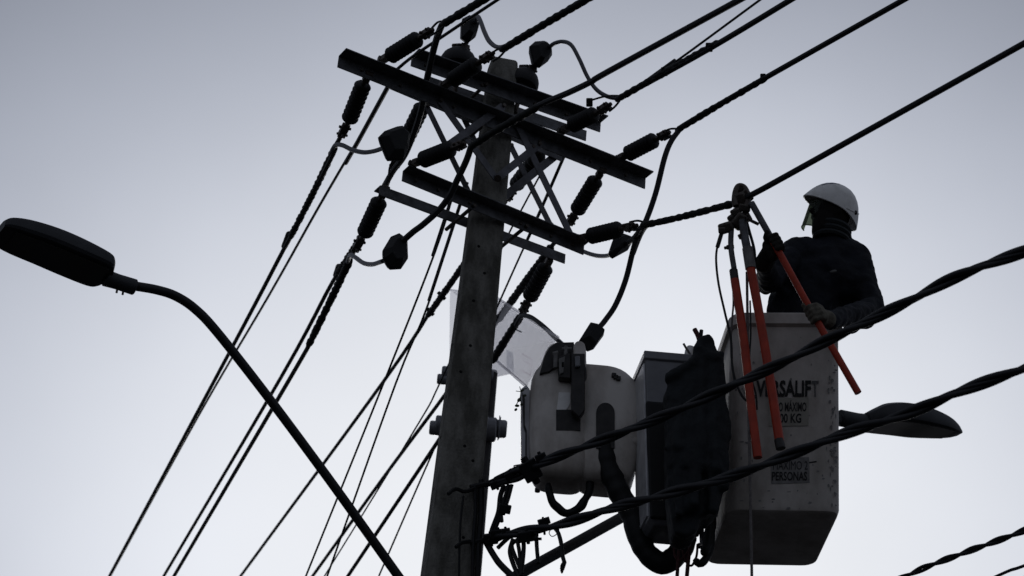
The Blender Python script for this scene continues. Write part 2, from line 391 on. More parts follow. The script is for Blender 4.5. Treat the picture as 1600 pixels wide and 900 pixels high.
q = [s1(*p, j3) for p in ((735, 228), (775, 203), (840, 166), (890, 144), (925, 127), (950, 112), (1155, 0), (1300, -80))]
L3 = line('line_cable', 'long smooth cable crossing in front of the upper crossarms', q, .0152, SP1, grip=[s1(733, 231, j3), s1(775, 204, j3), s1(842, 166, j3)], grip_r=.019)
yoke(L3, s1(722, 219, j3), s1(742, 221, j3), UP * .016)
q = [s1(*p, j5) for p in ((963, 156), (985, 144), (1105, 78), (1235, 0), (1330, -58))]
L5 = line('line_cable', 'wrapped cable ending at the short upper crossarm', q, .0155, SP1, grip=[s1(965, 155, j5), s1(1030, 118, j5), s1(1125, 65, j5)], grip_r=.019)
yoke(L5, s1(922, 157, j5), s1(975, 150, j5), UP * .012); yoke(L5, s1(952, 174, j5), s1(972, 152, j5), -UP * .008)
for px, py in ((1038, 112), (1108, 74), (921, 160)):
    p = s1(px, py, j5); MB().box(p, (RT * .018, UP * .024, FW * .012)).build('tape_end', 'grip', L5, bevel=.004)
q = [s1(*p, j6) for p in ((1058, 204), (1075, 192), (1190, 125), (1415, -2), (1560, -84))]
L6 = line('line_cable', 'wrapped cable ending at the right tip of the longest crossarm', q, .0155, SP1, grip=[s1(1056, 205, j6), s1(1110, 172, j6), s1(1200, 120, j6)], grip_r=.0175)
p = s1(1192, 121, j6); MB().box(p, (RT * .014, UP * .02, FW * .012)).build('tape_end', 'grip', L6, bevel=.004)
yoke(L6, s1(1030, 211, j6), s1(1060, 201, j6), UP * .014); yoke(L6, s1(1038, 219, j6), s1(1062, 202, j6), -UP * .006)
q = [s1(*p, j7) for p in ((1003, 352), (1060, 340), (1142, 319), (1175, 304), (1250, 263), (1600, 68), (1700, 12))]
L7 = line('line_cable', 'rightmost cable, gripped by the clamps beside the worker', q, .0152, SP1, grip=[s1(1005, 352, j7), s1(1060, 340, j7), s1(1146, 318, j7)], grip_r=.0185)
yoke(L7, s1(984, 347, j7), s1(1012, 350, j7), UP * .012); yoke(L7, s1(990, 360, j7), s1(1012, 353, j7), -UP * .004)
# span 2: away to the lower left
q = [i1] + [s2(*p, i1) for p in ((524, 229), (515, 252), (440, 396), (360, 548), (170, 902), (60, 1108))]
K1 = line('line_cable', 'leftmost cable running down to the lower left', q, .0135, SP2, grip=[s2(523, 231, i1), s2(490, 300, i1), s2(453, 372, i1)], grip_r=.019)
MB().cyl(s2(453, 366, i1), s2(444, 386, i1), .026, .02, 10).build('sleeve', 'grip', K1, bevel=.005)
q = [s2(*p, i6) for p in ((612, 268), (595, 312), (560, 380), (520, 440), (440, 588), (256, 900), (150, 1080))]
K2 = line('line_cable', 'second cable from the left, running down past the black box', q, .0135, SP2, grip=[s2(600, 300, i6), s2(565, 368, i6), s2(527, 428, i6)], grip_r=.020)
MB().cyl(s2(531, 417, i6), s2(524, 431, i6), .028, .018, 8).build('sleeve', 'grip', K2, bevel=.005)
q = [i2] + [s2(*p, i2) for p in ((547, 404), (520, 462), (484, 535), (455, 588), (272, 900), (165, 1082))]
K3 = line('line_cable', 'third cable from the left, wrapped below the lowest crossarm', q, .0135, SP2, grip=[s2(548, 403, i2), s2(520, 462, i2), s2(482, 540, i2)], grip_r=.0215)
q = [s2(*p, i5) for p in ((790, 315), (745, 383), (712, 432), (678, 478), (600, 595), (376, 900), (260, 1058))]
K4 = line('line_cable', 'cable passing behind the pole, fourth from the left at the bottom', q, .0135, SP2, grip=[s2(730, 405, i5), s2(711, 433, i5), s2(668, 494, i5)], grip_r=.021)
for px, py in ((690, 462), (672, 487)):
    p = s2(px, py, i5); MB().box(p, ((RT + UP).normalized() * .012, (RT - UP).normalized() * .034, FW * .014)).build('tape_end', 'grip', K4, bevel=.004)
q = [s2(*p, i3) for p in ((885, 357), (840, 412), (800, 470), (775, 505), (690, 624), (600, 745), (490, 898), (380, 1050))]
K5 = line('line_cable', 'taped cable crossing behind the pole below the lower crossarms', q, .0135, SP2, grip=[s2(862, 385, i3), s2(825, 435, i3), s2(778, 500, i3)], grip_r=.0235)
q = [i4] + [s2(*p, i4) for p in ((813, 494), (795, 522), (770, 562), (676, 702), (545, 898), (450, 1040))]
K6 = line('line_cable', 'lowest thick cable leaving the pole to the lower left', q, .0135, SP2, grip=[s2(814, 493, i4), s2(798, 518, i4), s2(768, 566, i4)], grip_r=.0225)
# thin wires
TH = 'thin wires behind the pole'
def thin(label, pts, p0, r=.006, nm='thin_wire', grp=TH, ext=12, thick=None, pln=s2):
    P = [pln(x, y, p0) for x, y in pts]; P2 = smooth_path(P, 5); d = (P[-1] - P[-2]).normalized(); P2 += [P[-1] + d * (ext * k / 4) for k in range(1, 5)]
    if thick:
        e = empty(nm, P[0], label, 'wire', grp); MB().tube(P2, r, 6).build('conductor', 'cable', e)
        q_ = [pln(x, y, p0) for x, y in thick]; MB().tube(q_, r * 1.6, 6).build('sleeve', 'cable', e); return e
    return tag(MB().tube(P2, r, 6).build(nm, 'cable'), label, 'wire', grp)
pA = pl(612, 122, -FO - .05)
thin('thin wire slanting from the left arm down beside the leftmost cable', ((612, 122), (570, 200), (500, 320), (420, 462), (310, 650), (170, 905)), pA, .0085, thick=((612, 125), (560, 220), (540, 255)))
thin('thin wire from the lower crossarms, left of its near twin', ((712, 290), (680, 393), (600, 597), (478, 900)), pl(712, 290, -FO - .1), .0062, thick=((712, 290), (694, 345), (676, 400)))
thin('thin wire hugging the pole left side below the lower crossarms', ((730, 285), (668, 478), (618, 600), (512, 898)), pl(730, 285, -FO - .1), .0062, thick=((730, 285), (700, 378), (670, 470)))
thin('thin wire between the braces right of the pole, the left one', ((862, 240), (820, 318), (784, 388), (688, 597), (650, 668), (512, 892)), pl(862, 240, -FO - .1), .0055)
thin('thin wire between the braces right of the pole, the right one', ((884, 238), (845, 328), (782, 468), (668, 725), (592, 900)), pl(884, 238, -FO - .1), .006, thick=((884, 238), (845, 328), (818, 388)))
pB = s1(690, 55, j1 + V((0, .2, 0)))
thin('thin straight wire beside the leftmost wrapped cable at the top', ((602, 125), (640, 92), (690, 58), (780, -2), (900, -80)), pB, .009, pln=s1, ext=10)
pC = s1(985, 143, j5 + V((0, .1, 0)))
thin('thin wire above the wrapped cable, right of centre at the top', ((975, 152), (1055, 97), (1190, -2), (1300, -82)), pC, .0068, pln=s1, ext=10, thick=((975, 152), (1055, 94)))
pD = at(1600, 828, 10.4)
e = empty('service_cable', pD, 'thin twisted cable crossing the lower right corner', 'cable', 'cables in the lower right corner')
P = smooth_path([s1(x, y, pD) for x, y in ((1240, 985), (1420, 898), (1500, 866), (1600, 829), (1720, 778))], 8)
mbx = MB(); mbx.helix(P, .0085, .0085, .30, 0); mbx.helix(P, .0085, .0085, .30, math.pi); mbx.build('strands', 'cable', e)
pE = at(1600, 884, 10.4)
tag(MB().tube(smooth_path([s1(x, y, pE) for x, y in ((1380, 985), (1556, 901), (1600, 884), (1720, 838))], 6), .008, 6).build('service_cable', 'cable'),
    'thin plain cable cutting the extreme lower right corner', 'cable', 'cables in the lower right corner')

# ------------------------------------------------------------------ black connector covers and jumpers
CG = 'black connector covers on the jumpers'
def cover(label, outline, p0, dep=.10, ridge=True):
    """a faceted black cover: outline in its own plane through p0 facing the street, with depth and a raised ridge"""
    fr_ = [vp(x, y, p0, AX) for x, y in outline]; c = sum(fr_, V()) / len(fr_)
    e = empty('connector_cover', c, label, 'cover', CG)
    rg = lambda k, o_: [c + (p - c) * k + NX * o_ for p in fr_]
    MB().rings([rg(.72, -dep / 2), rg(1.0, -.012), rg(1.0, .012), rg(.62, dep / 2)]).build('shell', 'rubber', e, smooth=0, bevel=.004)
    MB().rings([rg(1.05, -.004), rg(1.05, .004)]).build('flange', 'rubber', e, smooth=0)
    return c
k1 = cover('black box cover left of the pole under the longest crossarm', ((592, 215), (601, 206), (620, 199), (628, 198), (640, 210), (637, 232), (629, 250), (606, 250), (600, 235)), pl(615, 225, .1))
k2 = cover('black hexagonal cover hanging left of the pole below the crossarms', ((599, 391), (611, 371), (623, 366), (635, 375), (636, 404), (626, 419), (610, 420), (600, 404)), pl(618, 395, .12))
k3 = cover('black tall cover at the very top above the left dome insulator', ((723, 30), (733, 25), (745, 28), (746, 45), (742, 58), (732, 66), (722, 58)), pl(733, 45, .12))
k4 = cover('black cover above the right dome insulator beside the pole top', ((828, 73), (836, 66), (849, 65), (860, 76), (861, 87), (855, 96), (843, 105), (834, 100)), pl(843, 83, .12))
k5 = cover('black cover below the rightmost insulator of the lower crossarm', ((952, 396), (960, 372), (972, 366), (985, 371), (986, 380), (980, 391), (958, 403)), pl(968, 382, .2))
k6 = cover('black cover just above the white boom housing', ((906, 532), (923, 505), (932, 507), (943, 517), (941, 526), (927, 545), (919, 548)), pl(925, 525, .2))
JG = 'jumper leads at the pole'
def jumper(label, pts, r=.013, mt='jumper', name='jumper_lead'):
    return tag(MB().tube(smooth_path(pts, 8), r, 8).build(name, mt), label, 'cable', JG)
def blend(p, q, pxs, w0=0.0, w1=1.0):
    """sight-line points whose distance runs from p to q"""
    d0 = (p - CAM).dot(FW); d1 = (q - CAM).dot(FW); n = len(pxs)
    return [at(x, y, d0 + (d1 - d0) * i / (n - 1)) for i, (x, y) in enumerate(pxs)]
jumper('grey jumper from the leftmost cable to the box cover', blend(s2(522, 232, i1), k1, ((517, 240), (524, 227), (535, 227), (550, 234), (568, 238), (585, 236), (600, 231))))
jumper('curved grey jumper from the hexagonal cover to the cable on its left', blend(s2(545, 405, i2), k2, ((543, 412), (547, 399), (555, 402), (568, 411), (582, 413), (598, 408))))
jumper('grey jumper looping down from the topmost cover', blend(k3, s1(788, 76, j2), ((742, 38), (746, 26), (751, 34), (757, 50), (765, 65), (778, 74), (795, 71))))
jumper('grey S-shaped jumper from the right dome insulator cover', blend(k4, s1(968, 152, j5), ((857, 75), (866, 68), (880, 65), (893, 71), (905, 92), (918, 120), (932, 140), (950, 151), (968, 153), (982, 146))), .012)
jumper('black tail of the leftmost top cable curving down past the box cover', blend(s1(690, 40, j1), i6, ((690, 40), (683, 58), (674, 92), (665, 135), (658, 172), (646, 210), (632, 243), (615, 266), (600, 292))), .0185, 'cable')
jumper('black tail curving down to the hexagonal cover', blend(s1(735, 228, j3), k2, ((737, 226), (729, 250), (715, 280), (703, 305), (686, 328), (662, 350), (646, 362), (630, 376))), .0175, 'cable')
jumper('long black tail curving down to the cover above the boom', blend(s1(1060, 203, j6), k6, ((1062, 202), (1048, 222), (1038, 248), (1025, 300), (1010, 343), (993, 378), (978, 436), (962, 476), (946, 500), (936, 512))), .0155, 'cable')
jumper('short black tail from the rightmost cable to its cover', blend(s1(1012, 351, j7), k5, ((1018, 348), (1003, 354), (995, 366), (986, 376), (975, 382))), .014, 'cable')
jumper('black lead hanging from the rightmost cable, doubled beside its cover', blend(s1(1012, 351, j7), pl(985, 400, .2), ((1015, 350), (1008, 356), (1002, 366), (996, 380), (990, 396))), .012, 'cable')
jumper('grey jumper dipping under the right end of the lower crossarm', blend(k5, s2(870, 376, i3), ((958, 397), (945, 400), (930, 399), (912, 393), (897, 383), (880, 372))), .0125)
jumper('black lead from the lowest insulator arching over the boom', blend(s2(813, 493, i4), k6, ((806, 508), (815, 494), (828, 495), (842, 504), (856, 516), (870, 530), (890, 545), (912, 538))), .0135, 'cable')
jumper('thin tie wire under the box cover', blend(k1, pl(600, 290, 0), ((614, 250), (609, 262), (607, 276), (602, 288))), .006, 'cable')

# dome insulators
def dome(label, top, c, rad, tilt=0):
    p = pl(*c, .05); e = empty('dome_insulator', p, label, 'insulator', 'dome insulators on the upper crossarm')
    ax = (V((0, 0, 1)) + AX * tilt).normalized()
    MB().lathe(p - ax * .11, p + ax * .10, [(0, .02), (.02, rad * .35), (.25, rad * .5), (.28, rad * .92), (.36, rad), (.52, rad * .97), (.66, rad * .85), (.78, rad * .62), (.84, rad * .42), (.87, rad * .30), (.93, rad * .36), (1, rad * .28)], 24).build('shell', 'porcelain', e, smooth=50)
    MB().cyl(p - ax * .24, p - ax * .10, .014, n=8).build('pin', 'rust', e)
    q_ = pl(*top, .08); t = MB(); t.tube([p + ax * .09, p.lerp(q_, .7), q_], .014, 8); mid = p.lerp(q_, .62)
    t.box(mid, (AX * .026, NX * .02, V((0, 0, .016)))); t.cyl(mid - AX * .038, mid + AX * .038, .008, n=6)
    t.tube([p + ax * .085 + AX * .04, p + ax * .11, p + ax * .085 - AX * .045], .012, 6); t.build('tie_clamp', 'rust', e, bevel=.003)
dome('large dark dome insulator left of the pole top', (731, 62), (716, 95), .105)
dome('smaller dark dome insulator right of the pole top', (838, 98), (818, 126), .092, .15)

# ------------------------------------------------------------------ twisted low-voltage cables
LV0 = pl(765, 757, .14); LV1 = pl(762, 842, .14)
def twisted(label, pxs, p0, seed):
    P = smooth_path([s1(x, y, p0) for x, y in pxs], 8); d = (P[-1] - P[-2]).normalized(); P.append(P[-1] + d * 8)
    e = empty('twisted_cable', P[0], label, 'cable', 'twisted cables passing in front of the bucket')
    for k, (off, r) in enumerate(((.0135, .0138), (.0135, .0138), (.010, .009))):
        MB().helix(P, off, r, .70, seed + (0, math.pi, 1.7)[k], 8, .025).build('strand', 'cable', e, smooth=60)
    return e
tw1 = twisted('upper twisted black cable crossing the bucket and worker', ((772, 752), (800, 742), (850, 722), (900, 702), (1000, 665), (1100, 622), (1200, 577), (1300, 528), (1360, 500), (1420, 470), (1500, 430), (1600, 393), (1720, 350)), LV0, 0.4)
tw2 = twisted('lower twisted black cable crossing the bucket under its lettering', ((768, 842), (800, 834), (880, 818), (960, 793), (1040, 772), (1130, 748), (1230, 712), (1330, 674), (1420, 645), (1500, 612), (1600, 575), (1720, 532)), LV1, 2.0)
def cl(e, pts, p0, r, nm='tap_lead', mt='rubber'):
    MB().tube(smooth_path([s1(x, y, p0) for x, y in pts], 6), r, 8).build(nm, mt, e)
def lump(e, px, py, p0, ax, nm='tap_connector', rot=0.0):
    p = s1(px, py, p0); t = (RT * math.cos(rot) + UP * math.sin(rot)); u = (UP * math.cos(rot) - RT * math.sin(rot))
    b = MB(); b.box(p, (t * ax[0], u * ax[1], FW * ax[2])); b.cyl(p - u * ax[1] * 1.5, p + u * ax[1] * 1.5, ax[1] * .4, n=6); b.cyl(p + t * ax[0] * .5 - FW * ax[2], p + t * ax[0] * .5 + FW * ax[2] * 1.4, ax[1] * .55, n=6)
    b.build(nm, 'rubber', e, bevel=.006)
for pts, r in ((((722, 766), (745, 762), (775, 750), (800, 736), (830, 722)), .014), (((770, 760), (790, 754), (812, 748), (836, 732)), .011), (((700, 770), (715, 762), (730, 768), (750, 764)), .012),
               (((788, 758), (782, 775), (779, 800), (770, 825), (764, 845)), .013), (((795, 757), (788, 782), (780, 805), (768, 828)), .011), (((800, 757), (792, 786), (780, 812), (772, 832)), .009)):
    cl(tw1, pts, LV0, r)
cl(tw1, ((800, 735), (806, 730), (812, 733), (818, 727), (828, 724), (822, 734), (808, 737)), LV0, .003, 'tie_wire'); cl(tw1, ((792, 740), (797, 733), (806, 732), (803, 728), (812, 726)), LV0, .003, 'tie_wire')
lump(tw1, 829, 735, LV0, (.045, .05, .035), rot=.5); lump(tw1, 846, 717, LV0, (.028, .026, .025), rot=.4); lump(tw1, 800, 743, LV0, (.035, .022, .022), rot=.45); lump(tw1, 775, 757, LV0, (.03, .02, .02), rot=.4)
lump(tw1, 789, 795, LV0, (.03, .022, .02), rot=-.2); cl(tw1, ((783, 806), (784, 815)), LV0, .010)
for pts, r in ((((760, 848), (768, 862), (780, 880), (800, 900), (812, 912)), .017), (((802, 842), (797, 862), (803, 884), (812, 903)), .012), (((810, 842), (800, 852), (806, 872), (816, 897)), .010), (((808, 842), (812, 866), (815, 900)), .010),
               (((818, 840), (818, 862), (814, 900)), .011), (((838, 838), (839, 858), (841, 880)), .010), (((864, 822), (872, 832), (877, 850), (879, 868), (882, 879)), .0105), (((882, 878), (878, 890)), .011),
               (((797, 838), (786, 848), (778, 856)), .011)):
    cl(tw2, pts, LV1, r)
cl(tw2, ((860, 828), (858, 833), (862, 838), (868, 836), (873, 829), (873, 823)), LV1, .0022, 'tie_wire'); cl(tw2, ((850, 826), (851, 835)), LV1, .006, 'tie_wire')
for x, y, a, ro in ((779, 834, (.04, .022, .025), .1), (791, 832, (.022, .02, .02), .2), (824, 838, (.045, .026, .025), .15), (850, 815, (.03, .016, .02), .3), (878, 888, (.008, .016, .01), 0), (767, 842, (.035, .026, .03), .1), (840, 842, (.02, .006, .01), 0)):
    lump(tw2, x, y, LV1, a, rot=ro)
random.seed(21)
for e_, p_, x0, y0, sl in ((tw1, LV0, 768, 757, -.42), (tw2, LV1, 770, 842, -.14)):
    for k in range(9):                # loose ties and short ends round the bundle
        x = x0 + random.uniform(0, 70); y = y0 + (x - x0) * sl + random.uniform(-3, 3); a = random.uniform(0, 6.28); L = random.uniform(7, 15)
        cl(e_, ((x, y), (x + L * .5 * math.cos(a) + random.uniform(-3, 3), y + L * .45 * math.sin(a)), (x + L * math.cos(a + .5), y + L * .8 * math.sin(a + .5))), p_, random.uniform(.003, .009), 'loose_end')
for e_, p_, y_ in ((tw1, LV0, 756), (tw2, LV1, 843)):
    MB().tube([pl(735, y_ + 6, .13), pl(752, y_ + 2, .15), pl(774, y_ - 2, .14)], .016, 8).build('dead_end_strap', 'rubber', e_)
# conduit and lead clutter on the pole face
cg = empty('pole_lead_bundle', pl(730, 880, .13), 'dark leads clipped down the face of the concrete pole', 'cable')
for pts, r in ((((724, 775), (720, 810), (718, 850), (717, 910)), .006), (((742, 760), (743, 800), (740, 840), (738, 910)), .010), (((752, 750), (752, 800), (748, 850), (746, 910)), .014), (((700, 772), (712, 764), (726, 768), (745, 762)), .010), (((712, 855), (722, 848), (735, 846)), .010)):
    MB().tube(smooth_path([pl(x, y, .145) for x, y in pts], 5), r, 6).build('lead', 'rubber', cg)

# ------------------------------------------------------------------ street lamps: two arms off the pole
def street_lamp(label, arm_px, r, neck, secs, th):
    """arm lies in the plane of the cross-arms; secs: (px, py centre of the underside, half width m, thickness m)"""
    P = smooth_path([pl(x, y, 0) for x, y in arm_px], 8)
    e = empty('street_lamp', P[0], label, 'street lamp', 'street lamps on the concrete pole')
    MB().tube(P, r, 14).build('arm', 'tube', e)
    a, b = [pl(x, y, 0) for x, y in neck]; t = (b - a).normalized()
    MB().lathe(a, b, [(0, r * 1.65), (.04, r * 1.72), (.6, r * 1.65), (1, r * 1.8)], 16).build('collar', 'lamp', e, bevel=.004)
    for k in (.35, .55):
        c = a.lerp(b, k); MB().cyl(c, c - V((0, 0, r * 1.7 + .02)), .006, n=6).build('set_screw', 'rust', e)
    C_ = [(pl(x, y, 0), hw, tk) for x, y, hw, tk in secs]; rs = []; ln = []
    cc = smooth_path([c for c, _, _ in C_], 4); wv = smooth_path([V((h, k, 0)) for _, h, k in C_], 4); C_ = [(c, q.x, q.y) for c, q in zip(cc, wv)]
    for i, (c, hw, tk) in enumerate(C_):
        d = (C_[min(i + 1, len(C_) - 1)][0] - C_[max(i - 1, 0)][0]).normalized(); u = NX.cross(d).normalized()
        if u.z < 0: u = -u
        s = []
        for x, z in ((-1, .0), (-.93, -.18), (-.5, -.22), (.5, -.22), (.93, -.18), (1, .0), (1, .45), (.93, .74), (.6, .95), (0, 1.0), (-.6, .95), (-.93, .74), (-1, .45)):
            s.append(c + NX * (hw * x) + u * (tk * z))
        rs.append(s); ln.append([c + NX * (hw * x * .72) - u * (tk * .22 + z) for x, z in ((-1, -.004), (1, -.004), (1, .006), (-1, .006))])
    MB().rings(rs).build('lamp_head', 'lamp', e, smooth=28)
    MB().rings(ln[6:-6]).build('lens', 'lens', e, smooth=0)
street_lamp('large street lamp at the left on a long bent arm', ((690, 995), (655, 945), (620, 897), (520, 757), (420, 622), (340, 520), (305, 483), (275, 463), (245, 453), (205, 446)), .0235,
            ((211, 449), (164, 434)), ((171, 433, .05, .04), (165, 431, .11, .055), (152, 426, .138, .07), (110, 408, .142, .085), (70, 391, .14, .085), (30, 376, .132, .075), (6, 367, .115, .058), (-3, 364, .092, .04)), .1)
street_lamp('smaller street lamp at the right half hidden behind the bucket', ((735, 945), (810, 898), (900, 848), (1000, 793), (1100, 742), (1200, 697), (1270, 668), (1325, 654)), .029,
            ((1312, 653), (1356, 661)), ((1350, 660, .06, .05), (1362, 661, .11, .075), (1380, 661, .13, .10), (1410, 663, .138, .11), (1440, 668, .13, .10), (1470, 673, .10, .075), (1490, 677, .06, .045), (1499, 678, .03, .02)), .1)

# ------------------------------------------------------------------ aerial lift: booms, housing, mount, bucket
LZ = aty(900, 650, 10.6)
lift = empty('aerial_lift', (-.2, 13.3, 0), 'white aerial lift with fibreglass boom, housing and worker bucket beside the pole', 'aerial lift')
def plate(name, mt, pxs, y, dep, **k):
    """outline on the upright plane y, given real depth towards +y"""
    return MB().prism([aty(x, q_, y) for x, q_ in pxs], (0, dep, 0)).build(name, mt, lift, **k)
# lower boom and pedestal behind the pole
EY = 13.2
lb0 = aty(746, 640, EY); lb1 = V((lb0.x + .03, EY + .1, 2.3))
MB().bar(lb1, lb0 + V((0, 0, .25)), .22, .24, V((0, 1, 0))).build('lower_boom', 'dark', lift, bevel=.02)
MB().lathe((lb1.x, EY + .1, 0), (lb1.x, EY + .1, 2.5), [(0, .55), (.35, .5), (.4, .32), (.9, .28), (1, .25)], 24).build('pedestal', 'white', lift)
# upper boom of translucent fibreglass from the elbow to the housing
ub = [(aty(703, 453, EY + .3), aty(702, 572, EY + .3)), (aty(775, 464, EY - .5), aty(767, 556, EY - .5)), (aty(872, 527, 10.62), aty(822, 604, 10.62))]
rs = []
for a, b in ub: rs.append([a, a + V((.16, .22, 0)), b + V((.16, .22, 0)), b])
ubo = MB().rings(rs, close=False).build('upper_boom', 'boomglass', lift, smooth=0, bevel=.02); ubo['label'] = 'translucent white fibreglass boom section with faded stickers'
for k in (0, 3):
    MB().tube([r_[k] for r_ in rs], .008, 8).build('edge_trim', 'boomglass', ubo)
sk = lambda pxs, mt, nm='sticker': MB().prism([aty(x, y, 10.6 + (870 - x) * .0215 - .05) for x, y in pxs], (0, .002, 0)).build(nm, mt, ubo, smooth=0)
for a, b, c, d in (((816, 552), (832, 561), (831.6, 562.6), (815.6, 553.6)), ((832, 561), (829, 587), (828, 586.5), (831, 560.5)), ((829, 587), (813, 578), (813.2, 576.6), (829.2, 585.6)), ((817, 562), (829, 568), (828.8, 569.4), (816.8, 563.4))): sk((a, b, c, d), 'pinkink')
sk(((791, 547), (802, 551), (803, 583), (792, 576)), 'greyink'); sk(((806, 514), (816, 518), (815, 520), (806, 516)), 'ink', 'smudge')
# elbow pins seen either side of the pole
for x, y, yy, L, r in ((792, 671, EY - .1, -.16, .059), (776, 672, EY - .12, -.12, .080), (782, 669, EY - .11, -.014, .073), (671, 668, EY, .12, .047), (680, 664, EY, .1, .065), (683, 592, EY, .12, .035), (690, 583, EY, .12, .049), (771, 588, EY - .1, -.1, .047)):
    p = aty(x, y, yy); MB().lathe(p, p + V((L, 0, 0)), [(0, r * .85), (.08, r), (.5, r), (.52, r * 1.12), (1, r * 1.12)], 18).build('elbow_pin', 'grey', lift, bevel=.003)
# boom-tip housing
HY = 10.40
def barrel(rows, y0, dep, label, sq=3.6):
    """moulded shell: rows (py, left px, right px, depth share) at mid depth, rounded-square plan"""
    P = smooth_path([V((a, b, c)) for a, b, c, _ in rows], 3); Kd = smooth_path([V((k, 0, 0)) for *_, k in rows], 3); rs = []; ym = y0 + dep / 2
    for v, k in zip(P, Kd):
        a, b = aty(v.y, v.x, ym), aty(v.z, v.x, ym); c = (a + b) / 2; hx = (b - a).length / 2; ring = []
        for n in range(36):
            t = 2 * math.pi * n / 36; ct, st_ = math.cos(t), math.sin(t)
            ring.append(V((c.x + hx * math.copysign(abs(ct) ** (2 / sq), ct), ym + dep / 2 * k.x * math.copysign(abs(st_) ** (2 / sq), st_), c.z)))
        rs.append(ring)
    o_ = MB().rings(rs).build('tip_housing', 'shell', lift, smooth=60); o_['label'] = label; return o_
barrel(((546, 872, 900, .35), (550, 860, 908, .6), (562, 851, 914, .82), (586, 842, 916, .94), (608, 829, 917, 1), (660, 826, 917, 1), (710, 826, 917, 1), (738, 829, 916, .98), (752, 836, 911, .88), (759, 846, 903, .65)), HY, .30, 'white moulded boom-tip housing, left half', 4.5)
barrel(((582, 899, 954, .45), (585, 898, 964, .7), (594, 897, 980, .88), (612, 896, 996, .97), (636, 896, 1003, 1), (664, 896, 1004, 1), (704, 897, 1000, 1), (742, 899, 991, .96), (757, 903, 985, .86), (764, 910, 976, .65)), HY + .01, .30, 'white moulded boom-tip housing, rounded right half', 4.2)
plate('seam_web', 'dark', ((908, 560), (926, 580), (926, 728), (908, 726)), HY + .08, .15)
plate('side_rail', 'gloss', ((814, 607), (823, 600), (829, 610), (828, 740), (820, 742), (814, 720)), HY + .12, .06, bevel=.006)
plate('seam', 'dark', ((816, 612), (820, 622), (820, 664), (823, 672), (823, 735), (821, 735), (821, 674), (818, 666)), HY + .105, .02)
def hole(pxs, y, mt='dark', dep=.02, nm='opening', **k): return plate(nm, mt, pxs, y, dep, **k)
hole(((843, 584), (851, 556), (858, 543), (868, 535), (897, 534), (898, 565), (872, 570), (858, 581)), HY - .012, dep=.03, bevel=.004)
hole(((869, 640), (907, 640), (907, 672), (869, 672)), HY - .004)
hole(tuple((946 + 14.5 * math.cos(a), 645 - 16 * math.sin(a)) for a in [math.pi * i / 10 for i in range(11)]) + ((931.5, 700), (960.5, 700)), HY + .004)
plate('sky_gap_plate', 'helmet', ((873, 613), (891, 613), (891, 630), (885, 640), (870, 640)), HY - .004, .01)  # white plate stands in for bright sky showing through the housing
# lever arm with its pivot in front of the housing
plate('lever_arm', 'shell', ((896, 540), (900, 533), (908, 532), (914, 537), (916, 548), (916, 588), (897, 588)), HY - .05, .05, remesh=.006, relax=4)
plate('lever_arm', 'dark', ((893, 548), (896, 552), (914, 552), (914, 640), (905, 652), (893, 640)), HY - .065, .05, bevel=.01)
plate('lever_cap', 'grey', ((898, 556), (906, 555), (907, 572), (899, 573)), HY - .085, .02, bevel=.006)
plate('bracket', 'dark', ((872, 557), (886, 551), (893, 552), (893, 592), (873, 590)), HY - .05, .05, bevel=.008)
plate('bracket_face', 'stick_b', ((873, 560), (883, 556), (881, 582), (874, 585)), HY - .06, .012, bevel=.004); plate('bracket_slot', 'hole', ((878, 566), (881, 565), (881, 573), (878, 573)), HY - .064, .006)
for a, b, r in (((868, 552), (868, 575), .012), ((884, 541), (884, 556), .010), ((878, 545), (893, 545), .008), ((864, 553), (872, 551), .012)):
    MB().cyl(aty(*a, HY - .04), aty(*b, HY - .04), r, n=8).build('linkage', 'stick_b', lift)
MB().tube(smooth_path([aty(x, y, HY - .06) for x, y in ((913, 570), (915, 580), (915, 592), (911, 596), (909, 588))], 4), .005, 6).build('hook', 'dark', lift)
for x, y in ((959, 588), (962, 591), (966, 593)):
    MB().box(aty(x, y, HY + .02), (V((.012, 0, 0)), V((0, .02, 0)), V((0, 0, .012)))).build('latch', 'dark', lift, bevel=.003)
for x in (840, 888):
    p = aty(x, 763, HY + .26); MB().cyl(p, p + V((0, 0, -.02)), .014, n=8).build('foot', 'dark', lift)
# hoses under the housing
def hose(pts, y, r, pitch=.09, amp=.08, nm='hose', mt='rubber', jit=.22):
    pp = [aty(x, q_, y[0] + (y[1] - y[0]) * i / (len(pts) - 1)) if isinstance(y, tuple) else aty(x, q_, y) for i, (x, q_) in enumerate(pts)]
    MB().rope(smooth_path(pp, 8), r, amp, pitch, 1, jitter=jit).build(nm, mt, lift, smooth=60)
hose(((857, 755), (858, 770), (866, 788), (880, 800), (893, 801), (905, 793), (916, 778), (922, 760), (922, 730), (928, 690)), HY + .1, .021)
hose(((945, 690), (950, 730), (968, 770), (985, 800), (998, 840), (1015, 868), (1038, 880), (1062, 862), (1075, 830)), HY + .05, .056, .30, .03, jit=.10)
hose(((1120, 690), (1115, 760), (1112, 820), (1108, 862), (1095, 880), (1084, 874)), 10.15, .02, .12)
hose(((1102, 690), (1106, 760), (1108, 830), (1100, 868)), 10.12, .022, .12)
